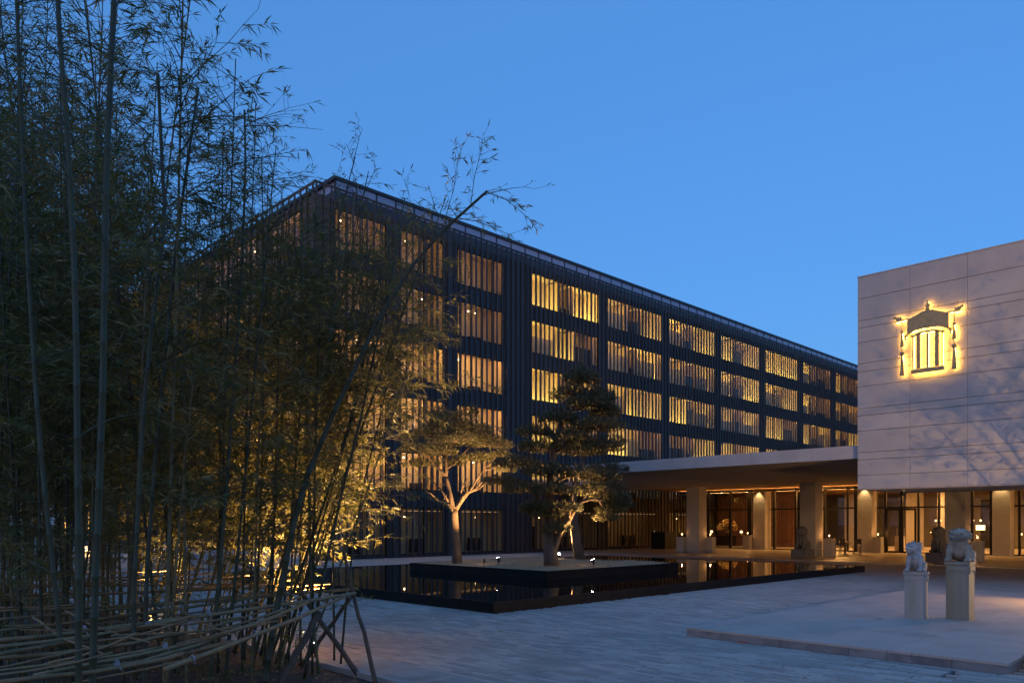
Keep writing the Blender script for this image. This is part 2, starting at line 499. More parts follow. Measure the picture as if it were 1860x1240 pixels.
# island
IX0, IX1, IY0, IY1, IZ = 16.6, 23.5, 15.45, 22.2, .485
isl = empty('island_planter', ((IX0+IX1)/2, (IY0+IY1)/2, .1), 'square black stone planter island rising from the pool and filled with dry grass', 'planter')
i0 = isl.location
def ibox(name, b, m): return boxo(name, (b[0]-i0.x, b[1]-i0.x, b[2]-i0.y, b[3]-i0.y, b[4]-i0.z, b[5]-i0.z), m, isl)
n = 12
for k in range(n):
    a, b = IX0 + (IX1-IX0)*k/n, IX0 + (IX1-IX0)*(k+1)/n
    ibox('wall_panel', (a+.002, b-.002, IY0, IY0+.06, .1, IZ), M['blackst']); ibox('wall_panel', (a+.002, b-.002, IY1-.06, IY1, .1, IZ), M['blackst'])
    a, b = IY0+.063 + (IY1-IY0-.126)*k/n, IY0+.063 + (IY1-IY0-.126)*(k+1)/n
    ibox('wall_panel', (IX0, IX0+.06, a+.002, b-.002, .1, IZ), M['blackst']); ibox('wall_panel', (IX1-.06, IX1, a+.002, b-.002, .1, IZ), M['blackst'])
bm = bmesh.new(); bmesh.ops.create_grid(bm, x_segments=60, y_segments=60, size=1)
def moundz(x, y):
    e = min(1, (3.4 - max(abs(x), abs(y)))/.8)
    return (IZ - .03 - i0.z) + max(e,0)*(.07 + .05*noise.fractal(Vector((x,y,3))*1.2, .8, 2, 4))
for v in bm.verts:
    x, y = v.co.x*3.39, v.co.y*3.31
    v.co = Vector((x, y, moundz(x, y)))
me = bpy.data.meshes.new('mound'); bm.to_mesh(me); bm.free(); me.materials.append(M['mound'])
me.polygons.foreach_set('use_smooth', [True]*len(me.polygons))
link('mound', me, isl)
gr = MB()
for i in range(9000):
    x, y = rng.uniform(-3.3, 3.3), rng.uniform(-3.25, 3.25); z = moundz(x, y) - .005
    a = rng.uniform(0, 6.28); h_ = rng.uniform(.03, .085); l_ = rng.uniform(0, .05); ww = .004
    gr.face([(x - ww*math.sin(a), y + ww*math.cos(a), z), (x + ww*math.sin(a), y - ww*math.cos(a), z), (x + l_*math.cos(a), y + l_*math.sin(a), z + h_)])
tag(gr.build('grass', M['mound'], isl), kind='stuff')

# ------------------------------------------------------------------ hotel building
FY = 34.5
hotel = empty('hotel_building', (60, 48, 0), 'long dark metal clad hotel block with lit windows behind vertical fins', 'building')
h0 = hotel.location
def H(name, b, m, parent=None):
    return boxo(name, (b[0]-h0.x, b[1]-h0.x, b[2]-h0.y, b[3]-h0.y, b[4], b[5]), m, parent or hotel)
BX0, BX1, BY1 = 19.9, 104.0, 76.0
WT = [18.2 - 3.08*k for k in range(5)]; WH = 2.13
bays = [(21.1, 24.3), (25.26, 28.5), (29.37, 33.26)] + [(35.7 + 7.84*k, 42.5 + 7.84*k) for k in range(8)]
# roof, inner body
H('roof', (BX0+.3, BX1, FY+.35, BY1, 18.55, 18.65), M['roof'])
H('core', (BX0+2.3, BX1, FY+2.3, BY1-.2, 0, 18.54), M['furn'])
# cladding: piers between bays, spandrels between storeys
edges = [BX0] + [e for b in bays for e in b] + [BX1]
for a, b in zip(edges[0::2], edges[1::2]):
    H('pier_panel', (a+.003, b-.003, FY+.10, FY+.22, 0, 18.60), M['clad'])
spz = [(WT[0], 18.60)] + [(WT[k+1], WT[k]-WH) for k in range(4)] + [(2.8, WT[4]-WH), (0, .15)]
for a, b in bays:
    for z0, z1 in spz:
        H('spandrel_panel', (a+.003, b-.003, FY+.11, FY+.22, z0+.004, z1-.004), M['clad'])
# fins
fm = MB().box(-.042, .042, 0, .075, 0, 19.12).mesh('fin', M['fin'])
fthin = MB().box(-.02, .02, 0, .06, .0, 18.55).mesh('fin', M['fin'])
x = BX0 + .1
while x < BX1 - 6:
    link('fin', fm, hotel, (x - h0.x + rng.uniform(-.01,.01), FY - h0.y, 0))
    if x < 62 and rng.random() < .5:
        dx = rng.choice((.09, .13))
        link('fin', fthin, hotel, (x + dx - h0.x, FY + .012 - h0.y, 0))
    x += .432
H('parapet_rail', (BX0, BX1, FY, FY+.09, 19.12, 19.22), M['fin'])
H('parapet_rail', (BX0-.002, BX0+.09, FY+.092, BY1, 19.12, 19.22), M['fin'])
# horizontal joint trims every storey
for k in range(5):
    zz = WT[k] - WH - .42
    H('joint_trim', (BX0, BX1, FY+.085, FY+.102, zz, zz+.03), M['fin'])
# left facade
fl = MB().box(0, .075, -.045, .045, 0, 19.12).mesh('fin', M['fin'])
yb = [(36.2, 39.4), (41, 47.2), (48.8, 55), (56.6, 62.8)]
y = FY + .3
while y < BY1 - 10:
    link('fin', fl, hotel, (BX0 - h0.x, y - h0.y, 0)); y += .62
ed = [FY + .225] + [e for b in yb for e in b] + [BY1]
for a, b in zip(ed[0::2], ed[1::2]):
    H('pier_panel', (BX0+.10, BX0+.22, a+.003, b-.003, 0, 18.60), M['clad'])
for a, b in yb:
    for z0, z1 in spz:
        H('spandrel_panel', (BX0+.11, BX0+.22, a+.003, b-.003, z0+.004, z1-.004), M['clad'])
# windows and rooms
def window(a, b, z0, z1, side=False):
    """frame and pane in the opening, a room behind"""
    m = MB()
    def bx(u0, u1, w0, w1, zz0, zz1):
        if side: m.box(BX0 + w0 - h0.x, BX0 + w1 - h0.x, u0 - h0.y, u1 - h0.y, zz0, zz1)
        else: m.box(u0 - h0.x, u1 - h0.x, FY + w0 - h0.y, FY + w1 - h0.y, zz0, zz1)
    bx(a+.002, b-.002, .13, .20, z0+.003, z0+.06); bx(a+.002, b-.002, .13, .20, z1-.06, z1-.003)
    nn = max(2, round((b-a)/1.73))
    for i in range(nn+1):
        u = a + .03 + (b-a-.06)*i/nn
        bx(u-.025, u+.025, .135, .195, z0+.06, z1-.06)
    fo = m.build('window', M['frame'], hotel)
    g = MB()
    if side: g.face([(BX0+.165-h0.x, q-h0.y, zz) for q, zz in ((a,z0),(b,z0),(b,z1),(a,z1))])
    else: g.face([(q-h0.x, FY+.165-h0.y, zz) for q, zz in ((b,z0),(a,z0),(a,z1),(b,z1))])
    g.build('pane', M['glass'], fo)
def room(a, b, z0, z1, style, depth=1.7, side=False, lampm=None):
    m = MB()
    zc, zf = z1 + .25, z0 - .30
    def P(u, w_, zz): return (BX0 + w_ - h0.x, u - h0.y, zz) if side else (u - h0.x, FY + w_ - h0.y, zz)
    w0, w1 = .225, depth
    m.face([P(a,w1,zf),P(b,w1,zf),P(b,w1,zc),P(a,w1,zc)]); m.face([P(a,w0,zf),P(b,w0,zf),P(b,w1,zf),P(a,w1,zf)])
    m.face([P(a,w0,zc),P(b,w0,zc),P(b,w1,zc),P(a,w1,zc)]); m.face([P(a,w0,zf),P(a,w1,zf),P(a,w1,zc),P(a,w0,zc)])
    m.face([P(b,w0,zf),P(b,w1,zf),P(b,w1,zc),P(b,w0,zc)])
    ro = m.build('room', M['room'], hotel)
    def strip(name, u0, u1, wa, wb, za, zb, mt):
        s_ = MB(); pa, pb = P(u0, wa, za), P(u1, wb, zb)
        s_.box(min(pa[0],pb[0]), max(pa[0],pb[0]), min(pa[1],pb[1]), max(pa[1],pb[1]), za, zb)
        return s_.build(name, mt, ro)
    W = b - a
    if style == 'dim':
        strip('ceiling_lamp', a + W*.1, a + W*.9, .25, .32, z1+.08, z1+.12, lampm or M['dimg'])
        for q in range(2 if lampm is not M['dark'] else 1):
            u = a + W*rng.uniform(.15,.85); strip('downlight', u-.03, u+.03, .9, .96, z1-.25, z1-.2, M['dimspot'])
        strip('wardrobe', a + W*.05, a + W*.22, 1.2, 1.6, zf+.01, zf+1.5, M['furn'])
        strip('cabinet', a + W*.5, a + W*.7, 1.1, 1.5, zf+.01, zf+.8, M['furn'])
        return
    # partition walls split the bay into bright and darker portions
    cuts = [0, rng.uniform(.36,.46), rng.uniform(.60,.7), 1]
    strip('ceiling_lamp', a+.05, b-.05, .25, .32, z1+.08, z1+.12, M['cove'] if rng.random() < .75 else M['dimg'])
    lit_ = [rng.random() < .88, rng.random() < .25, rng.random() < .8] if style == 'b' else [True, rng.random() < .5, True]
    for i in range(3):
        u0, u1 = a + W*cuts[i] + .06, a + W*cuts[i+1] - .06
        if i: strip('partition', u0-.09, u0-.03, .5, depth-.01, zf+.01, zc-.15, M['room'])
        if lit_[i]:
            strip('floor_lamp', u0+.1, u1-.1, 1.0, 1.35, zf+.02, zf+.06, rng.choice((M['upl'], M['upl'], M['upl2'], M['upl3'])))
            if rng.random() < .45:
                strip('blind', u0, u1, .8, .82, zf+.1, z0 + (z1-z0)*rng.choice((.5,.62,.7)), M['room'])
        else:
            strip('cabinet', u0, u1, .8, 1.2, zf+.01, z0 + (z1-z0)*rng.uniform(.25,.7), M['furn'])
for bi, (a, b) in enumerate(bays):
    for k in range(5):
        window(a, b, WT[k]-WH, WT[k])
        room(a, b, WT[k]-WH, WT[k], 'dim' if bi < 3 else 'b', lampm=M['mid'] if bi < 3 and k >= 2 else None) if not (k == 4 and a > 40) else room(a, b, WT[k]-WH, WT[k], 'dim', lampm=M['dark'])
    if a < 56:
        window(a, b, .15, 2.8); room(a, b, .5, 2.5, 'dim', lampm=M['dark'])
for a, b in yb:
    for k in range(5):
        window(a, b, WT[k]-WH, WT[k], True); room(a, b, WT[k]-WH, WT[k], 'dim', side=True)
# rooftop storey set back behind the parapet
PY = 38.5
H('rooftop_wall', (23.45, BX1, PY-.02, BY1-6, 18.66, 21.0), M['clad'])
H('rooftop_core', (23.6, BX1, PY+.3, BY1-6.2, 21.003, 21.62), M['frost'])
H('rooftop_slab', (23.37, BX1, PY-.10, BY1-5.9, 21.63, 21.82), M['fin'])
k = 23.5; pf = MB().box(.05, 1.36, 0, .04, 21.02, 21.62).mesh('glass_panel', M['frost']); pp = MB().box(-.045, .045, -.03, .045, 18.66, 21.62).mesh('post', M['fin'])
while k < BX1 - 3:
    link('glass_panel', pf, hotel, (k - h0.x, PY - h0.y, 0)); link('post', pp, hotel, (k - h0.x, PY - h0.y, 0)); k += 1.41

# ------------------------------------------------------------------ entrance pavilion
pav = empty('entrance_pavilion', (45, 15, 0), 'glazed hotel lobby under a deep flat white edged canopy on stone columns', 'building')
p0 = pav.location
def Pv(name, b, m, parent=None):
    return boxo(name, (b[0]-p0.x, b[1]-p0.x, b[2]-p0.y, b[3]-p0.y, b[4], b[5]), m, parent or pav)
inner = [(27.46 - p0.x, -11.96 - p0.y), (27.46-p0.x, 24.26-p0.y), (31.2-p0.x, 24.26-p0.y), (38.5-p0.x, 34.33-p0.y), (43.2-p0.x, 34.33-p0.y), (43.2-p0.x, -11.96-p0.y)]
canA = [(27.42 - p0.x, -12 - p0.y), (27.42 - p0.x, 24.3 - p0.y), (31.2 - p0.x, 24.3 - p0.y), (38.5 - p0.x, 34.38 - p0.y), (43.2 - p0.x, 34.38 - p0.y), (43.2 - p0.x, -12 - p0.y)]
MB().prism(canA, 4.24, 4.60).build('canopy_slab', M['white'], pav)
Pv('lobby_roof', (43.204, 72.2, -12, 34.38, 4.48, 4.60), M['white'])
MB().prism(inner, 4.19, 4.236).build('soffit', M['soffit'], pav)
# fascia panels standing just proud of the slab edge
k = 24.3
while k > -11:
    e = max(k - 2.4, -12)
    Pv('fascia_panel', (27.37, 27.417, e + .004, k - .004, 4.17, 4.63), M['white']); k = e
for i in range(2):
    Pv('fascia_panel', (27.42 + i*1.89, 27.42 + i*1.89 + 1.88, 24.302, 24.345, 4.17, 4.63), M['white'])
# wood plank ceiling
k = 43.25
while k < 71.5:
    Pv('ceiling_plank', (k + .01, k + .44, -11.9, 34.2, 4.40 + rng.uniform(-.03, .02), 4.46), M['wood']); k += .45
Pv('ceiling_edge', (43.2, 43.245, -11.9, 34.2, 4.19, 4.46), M['soffit'])
# columns of stone courses
SIGN = {}
blk = MB().box(-.45, .45, -.45, .45, .004, .656).mesh('stone_block', M['column'])
blkt = MB().box(-.45, .45, -.45, .45, .004, .33).mesh('stone_block', M['column'])
def column(x, y):
    c = MB().box(-.442, .442, -.442, .442, 0, 4.18).build('column', M['column'], pav, (x - p0.x, y - p0.y, .03))
    z = 0.0
    hs = [.66, .33, .66, .66, .33, .66, .66]
    for q, hh in enumerate(hs):
        if z + hh > 4.16: break
        link('stone_block', blk if hh > .5 else blkt, c, (0, 0, z)); z += hh
    return c
cols = [column(42.5, y) for y in (26.6, 19.15, 11.7, 4.25)]
for y in (26.6, 19.3, 11.7, 4.25): column(51.1, y)
for y in (26.6, 19.3, 11.7, 4.25): column(60, y)
# glazing line
GX = 51.6
ml = [34.3, 31.23, 29.37, 27.81, 27.1, 25.9, 24.31, 22.29, 20.74, 20.2, 18.88, 18.34, 17.35, 16.37, 15.21, 13.4, 12.42, 11.0, 9.2, 7.4, 5.6]
thick = {27.81: .16, 27.1: .16, 31.23: .09, 29.37: .09, 20.2: .10, 20.74: .05}
for y in ml:
    t = thick.get(y, .06)
    Pv('mullion', (GX - .11, GX + .05, y - t, y + t, .036, 4.36), M['frame'])
Pv('transom', (GX - .06, GX + .03, 5.6, 34.3, 2.86, 2.96), M['frame'])
Pv('floor_rail', (GX - .04, GX + .03, 5.6, 34.3, .036, .10), M['frame'])
for a, b in zip(ml[:-1], ml[1:]):
    g = MB(); g.face([(GX - p0.x, b - p0.y, .1), (GX - p0.x, a - p0.y, .1), (GX - p0.x, a - p0.y, 4.34), (GX - p0.x, b - p0.y, 4.34)])
    g.build('glass_pane', M['gl2'], pav)
# the glass double door with heavy frames
for a, b in ((16.45, 17.33), (17.37, 18.26)):
    d = MB()
    for bx in ((GX-.20, GX-.13, a, b, .04, .14), (GX-.20, GX-.13, a, b, 2.72, 2.84), (GX-.20, GX-.13, a, a+.12, .14, 2.72), (GX-.20, GX-.13, b-.12, b, .14, 2.72)):
        d.box(bx[0]-p0.x, bx[1]-p0.x, bx[2]-p0.y, bx[3]-p0.y, bx[4], bx[5])
    do = d.build('door', M['frame'], pav)
    yy = b - .2 if a < 17 else a + .2
    Pv('handle', (GX-.26, GX-.24, yy-.015, yy+.015, .9, 1.6), M['camw'], do)
# interior: floor, back wall of timber battens, side walls
Pv('lobby_floor', (GX + .06, 72, -12, 34.3, -.02, .032), M['lobby'])
Pv('lobby_wall', (72, 72.2, -12, 34.3, .03, 4.5), M['column'])
Pv('lobby_wall', (57.9, 58.1, 27.4, 34.2, .03, 4.38), M['slat'])
y = 27.5
while y < 34.1:
    Pv('batten', (57.82, 57.895, y, y + .10, .04, 4.1 - (0 if y > 29.8 else .35)), M['slat']); y += .17
for y0, y1 in ((28.5, 30.5), (22.0, 25.5), (14.4, 16.6), (6.0, 9.5)):
    Pv('lobby_screen', (66.0, 66.15, y0, y1, .04, 3.7), M['furn'])
for y0, y1 in ((24.8, 26.0), (17.0, 19.0), (9.8, 11.0)):
    Pv('stone_screen', (64.0, 64.2, y0, y1, .04, 4.3), M['column'])
# lamps of the lobby and canopy
for (x, y, pw) in ((49.8, 29, 25), (49.8, 22.5, 60), (49.8, 15.5, 60), (49.8, 8, 50), (55.5, 23, 420), (55.5, 15.5, 420), (55.5, 8, 300), (63, 20, 330), (63, 12, 330), (55.2, 31, 40)):
    area('ceiling_lamp', (x, y, 4.35), .3, pw, (1, .47, .13))
Pv('added_light_strip', (50.9, 50.98, 5.6, 33.5, 4.20, 4.22), M['strip'])  # added glowing strip that brightens the plank ceiling
Pv('added_strip_ledge', (50.8, 51.0, 5.6, 33.5, 4.17, 4.197), M['frame'])
Pv('added_strip_lip', (50.775, 50.797, 5.6, 33.5, 4.17, 4.27), M['frame'])  # ledge and lip added to keep the glowing strip out of view
for y in (26.6, 19.3, 11.7):
    spot('column_downlight', (50.45, y, 4.3), (50.75, y, 0), 65, 80)
for i, (x, y) in enumerate(((54.5, 33.2), (55.5, 32.4), (55, 31.7), (54.8, 31), (56, 30.4), (54.6, 29.4), (56, 28.8), (55, 28.2), (54, 30.6))):
    MB().lathe([(.05, 0), (.05, .02)], 8).build('downlight', M['spot'], pav, (x - p0.x, y - p0.y, 4.36))

# white stone gable wall beside the canopy
WX0, WX1 = 27.2, 31.4
swall = empty('sign_wall', (29.3, 2, 3.09), 'tall pale stone clad wall block hovering above the entrance with the lit sign', 'building')
s0 = swall.location
MB().box(WX0 + .04 - s0.x, WX1 - s0.x, -8 - s0.y, 10.56 - s0.y, .01, 10.40 - s0.z).build('core_wall', M['white'], swall)
MB().box(WX0 + .01 - s0.x, WX1 + .02 - s0.x, -8 - s0.y, 10.59 - s0.y, -.03, .008).build('underside', M['soffit'], swall)
zs = [3.09, 3.561, 4.097, 4.35, 5.096, 5.624, 5.878, 6.63, 7.137, 7.427, 8.158, 8.664, 8.918, 9.678, 10.42]
ysw = [10.6, 8.9, 7.2, 5.5, 3.8, 2.1, .4, -1.3, -3.0, -4.7, -6.4, -8.0]
for z0, z1 in zip(zs[:-1], zs[1:]):
    me_ = {}
    for a, b in zip(ysw[:-1], ysw[1:]):
        key = round(a - b, 2)
        if key not in me_: me_[key] = MB().box(0, .038, -(a-b) + .004, -.004, .009, z1 - z0 - .009).mesh('stone_panel', M['white'])
        link('stone_panel', me_[key], swall, (WX0 - s0.x + rng.uniform(-.0015, .0015), a - s0.y, z0 - s0.z))
for z0, z1 in zip(zs[:-1], zs[1:]):
    boxo('stone_panel', (WX0 + .042 - s0.x, WX1 - s0.x, 10.562 - s0.y, 10.6 - s0.y, z0 + .009 - s0.z, z1 - .009 - s0.z), M['white'], swall)
MB().box(WX0 - .01 - s0.x, WX1 + .01 - s0.x, -8 - s0.y, 10.61 - s0.y, 10.42 - s0.z, 10.46 - s0.z).build('coping', M['white'], swall)

# ------------------------------------------------------------------ the lantern sign
sg = empty('lantern_sign', (WX0, 8.31, 6.81), 'big bronze lantern shaped sign with tassels glowing yellow from behind on the pale wall', 'sign')
SZ = 6.81
FX0, FX1 = -.19, -.15      # plate, metres proud of the wall
def sp(poly): return [(p[0], p[1] - SZ) for p in poly]
def mir(poly): return [(-p[0], p[1]) for p in poly][::-1]
roof_h = [(0, 8.86), (.05, 8.86), (.09, 8.80), (.14, 8.82), (.18, 8.79), (.24, 8.765), (.40, 8.70), (.52, 8.655), (.62, 8.635), (.62, 8.15), (.56, 8.135), (.50, 8.16), (.33, 8.225), (.12, 8.24), (0, 8.24)]
roofp = roof_h + [(-p[0], p[1]) for p in roof_h[::-1][1:-1]]
ring_h = [(0, 8.165), (.16, 8.165), (.29, 8.14), (.44, 8.055), (.50, 8.09), (.52, 8.06), (.455, 8.0), (.30, 8.065), (.16, 8.10), (0, 8.10)]
ringp = ring_h + [(-p[0], p[1]) for p in ring_h[::-1][1:-1]]
finp = [(.035, 8.85), (.05, 8.88), (.045, 8.92), (.075, 8.945), (.075, 8.97), (.045, 9.0), (.03, 9.04), (.02, 9.08), (.035, 9.10), (.03, 9.125), (0, 9.135)]
finp = finp + [(-p[0], p[1]) for p in finp[::-1][1:]]
basep = [(-.5, 6.81), (.5, 6.81), (.5, 6.925), (.455, 6.935), (.44, 6.955), (.34, 6.955), (.33, 6.94), (.22, 6.94), (.21, 6.955), (-.21, 6.955), (-.22, 6.94), (-.33, 6.94), (-.34, 6.955), (-.44, 6.955), (-.455, 6.935), (-.5, 6.925)]
beamp = [(.60, 8.66), (.60, 8.615), (.80, 8.60), (.98, 8.585), (1.0, 8.61), (.86, 8.64), (.84, 8.66)]
dragp = [(.80, 8.62), (.79, 8.72), (.815, 8.75), (.84, 8.725), (.87, 8.73), (.90, 8.765), (.925, 8.735), (.95, 8.75), (.985, 8.785), (1.03, 8.79), (1.05, 8.765), (1.02, 8.745), (1.03, 8.71), (.99, 8.70), (.96, 8.67), (.98, 8.64), (.92, 8.62)]
hookp = [(.56, 8.17), (.62, 8.17), (.66, 8.10), (.69, 8.11), (.73, 8.06), (.705, 8.03), (.70, 7.97), (.66, 7.94), (.645, 7.99), (.66, 8.04), (.625, 8.06)]
def disc(cx, cz, r, n=12): return [(cx + r*math.cos(6.2832*i/n), cz + r*math.sin(6.2832*i/n)) for i in range(n)]
t1 = [(.765, 8.20), (.79, 8.20), (.835, 7.735), (.72, 7.735)]
t2 = [(.755, 7.49), (.80, 7.49), (.845, 6.79), (.71, 6.79)]
cord = [(.768, 8.6), (.787, 8.6), (.787, 7.5), (.768, 7.5)]
def bar(c, hw, z0=6.95, z1=8.09): return [(c-hw, z0), (c+hw, z0), (c+hw, z1), (c-hw, z1)]
def shape(name, poly, parent=sg, thick=0.0): return MB().prism(sp(poly), FX0 - thick, FX1, 'x').build(name, M['bronze'], parent)
shape('roof', roofp); shape('crown_ring', ringp); shape('finial', finp); shape('base', basep)
for s in (1, -1):
    mm = (lambda p: p) if s == 1 else mir
    shape('eave_beam', mm(beamp)); shape('dragon_head', mm(dragp), thick=.02); shape('hook', mm(hookp))
    co = shape('cord', mm(cord))
    for nm, p in (('bead', disc(.777, 8.23, .045)), ('tassel', t1), ('bead', disc(.777, 7.52, .07)), ('tassel', t2)): shape(nm, mm(p), co, .015)
for c, hw in ((-.435, .02), (-.28, .058), (0, .028), (.28, .058), (.435, .02)): shape('post', bar(c, hw))
# light strips on the back of the plates, facing the wall
led = MB()
def ledstrip(pts, r=.022):
    for (a, b) in zip(pts[:-1], pts[1:]):
        d = Vector((b[0]-a[0], b[1]-a[1])); n_ = Vector((-d.y, d.x)).normalized() * r
        led.face([(-.10, a[0]+n_.x, a[1]+n_.y-SZ), (-.10, b[0]+n_.x, b[1]+n_.y-SZ), (-.10, b[0]-n_.x, b[1]-n_.y-SZ), (-.10, a[0]-n_.x, a[1]-n_.y-SZ)])
inset = [(.55, 8.20), (.56, 8.60), (.40, 8.65), (.2, 8.72), (0, 8.80)]
ledstrip(inset); ledstrip(mir(inset)); ledstrip([(-.5, 8.19), (-.33, 8.26), (0, 8.275), (.33, 8.26), (.5, 8.19)])
ledstrip([(-.47, 6.87), (.47, 6.87)], .035); ledstrip([(0, 8.85), (0, 9.10)], .015)
ledstrip([(-.44, 8.05), (-.29, 8.11), (0, 8.13), (.29, 8.11), (.44, 8.05)], .018)
for s in (1, -1):
    ledstrip([(s*.66, 8.63), (s*.98, 8.60)], .016); ledstrip([(s*.82, 8.67), (s*1.0, 8.75)], .022)
    ledstrip([(s*.777, 8.2), (s*.777, 7.74)], .02); ledstrip([(s*.777, 7.5), (s*.777, 6.81)], .024); ledstrip([(s*.67, 8.08), (s*.69, 7.98)], .014)
    ledstrip([(s*.28, 6.97), (s*.28, 8.06)], .02)
    ledstrip([(s*.435, 6.97), (s*.435, 8.02)], .013)
ledstrip([(0, 6.97), (0, 8.08)], .018)
led.build('backlight', M['led'], sg)
# the same emblem cut shallow into the second column
col2 = cols[1]
rel = MB()
for poly in (roofp, ringp, finp, basep, beamp, mir(beamp), dragp, mir(dragp), t1, t2, mir(t1), mir(t2), bar(-.435,.03), bar(-.28,.06), bar(0,.03), bar(.28,.06), bar(.435,.03)):
    rel.prism([(p[0]*.27, (p[1]-SZ)*.27) for p in poly], -.462, -.45, 'x')
for k in range(4):
    rel.prism([(-.16, -.12 - k*.09), (.16, -.12 - k*.09), (.16, -.085 - k*.09), (-.16, -.085 - k*.09)], -.460, -.45, 'x')
rel.build('carved_emblem', M['column'], col2, (0, 0, 2.55))

# security dome under the wall block
sd = empty('security_camera', (27.9, 9.35, 3.06), 'small dark dome security camera hanging under the pale wall block', 'camera')
MB().lathe([(.05, 0), (.07, -.02), (.07, -.06), (.05, -.07)], 14).build('mount', M['camw'], sd, smooth=True)
MB().lathe([(.09, -.07), (.095, -.11), (.085, -.16), (.05, -.20), (.01, -.215)], 14).build('dome', M['planter'], sd, smooth=True)

# ------------------------------------------------------------------ stone lions
def sculpt(name, parts, voxel, material, parent=None, smooth_it=4, relief=0.0):
    """ellipsoids and limbs fused into one continuous surface"""
    bm = bmesh.new()
    for p in parts:
        if p[0] == 'e':
            _, c, r, *rot = p
            mtx = Matrix.Translation(Vector(c)) @ (Matrix.Rotation(R(rot[0]), 4, 'Y') if rot else Matrix()) @ Matrix.Diagonal((*r, 1))
            bmesh.ops.create_icosphere(bm, subdivisions=3, radius=1, matrix=mtx)
        else:
            _, pts, rad = p
            t = MB(); t.tube(pts, rad, 10)
            vs = [bm.verts.new(v) for v in t.v]
            for f in t.f: bm.faces.new([vs[i] for i in f])
    me = bpy.data.meshes.new(name); bm.to_mesh(me); bm.free()
    o = bpy.data.objects.new(name, me); C.objects.link(o)
    md = o.modifiers.new('r', 'REMESH'); md.mode = 'VOXEL'; md.voxel_size = voxel
    ms = o.modifiers.new('s', 'SMOOTH'); ms.iterations = smooth_it; ms.factor = .5
    dg = bpy.context.evaluated_depsgraph_get()
    nm = bpy.data.meshes.new_from_object(o.evaluated_get(dg))
    bpy.data.objects.remove(o)
    nm.name = name; nm.materials.clear(); nm.materials.append(material)
    nm.polygons.foreach_set('use_smooth', [True]*len(nm.polygons))
    return nm

def paw(x, y, r=.05):
    out = [('e', (x-.02, y, .035), (r*1.35, r, .04))]
    for k in (-1, 0, 1): out.append(('e', (x - r*1.25, y + k*r*.6, .028), (.024, .017, .026)))
    return out
def big_lion():
    # unit lion about .60 tall, facing -X, sitting upright
    P = [('e', (.02, 0, .20), (.15, .155, .17), -10), ('e', (-.035, 0, .27), (.115, .145, .13)), ('e', (.09, 0, .11), (.13, .165, .11)),
         ('e', (-.03, 0, .38), (.11, .13, .08))]
    for s in (1, -1):
        P += [('t', [(-.06, s*.115, .30), (-.10, s*.135, .18), (-.115, s*.14, .09), (-.12, s*.14, .03)], [.062, .055, .046, .05])]
        P += paw(-.135, s*.14, .052)
        P += [('e', (.10, s*.15, .11), (.105, .05, .105)), ('t', [(.12, s*.155, .03), (.0, s*.17, .03)], [.04, .04])]
        P += paw(-.0, s*.175, .04)
    # head: broad, square, with a wide mouth
    P += [('e', (-.06, 0, .475), (.125, .145, .115)), ('e', (-.15, 0, .44), (.075, .118, .055)), ('e', (-.14, 0, .405), (.07, .10, .032)),
          ('e', (-.185, 0, .485), (.04, .05, .035)), ('e', (-.215, 0, .49), (.022, .034, .02))]
    for s in (1, -1):
        P += [('e', (-.165, s*.062, .525), (.035, .042, .024)), ('e', (-.18, s*.06, .508), (.022, .024, .02)), ('e', (-.07, s*.135, .55), (.03, .025, .035)),
              ('e', (-.17, s*.09, .462), (.04, .04, .03))]
    # mane curls in rings round the head and neck
    for ring, (x, z, ry, rz, nn) in enumerate(((-.03, .47, .155, .125, 13), (.03, .465, .145, .118, 12), (.075, .45, .10, .085, 8))):
        for k in range(nn):
            a = 2*math.pi*k/nn + ring*.25
            P.append(('e', (x + .008*math.sin(k*3), ry*math.cos(a), z + rz*math.sin(a)), (.034, .03, .03)))
    for k in range(9):
        a = math.pi*(1.05 + .9*k/8); P.append(('e', (-.10, .13*math.cos(a), .395 + .075*math.sin(a)), (.026, .024, .03)))
    P += [('e', (-.14, 0, .29), (.03, .03, .035)), ('t', [(-.11, -.12, .36), (-.15, -.06, .31), (-.155, 0, .295), (-.15, .06, .31), (-.11, .12, .36)], .013)]
    P += [('t', [(.19, 0, .08), (.22, 0, .2), (.19, 0, .3), (.17, 0, .36)], [.035, .045, .04, .02])]
    return P
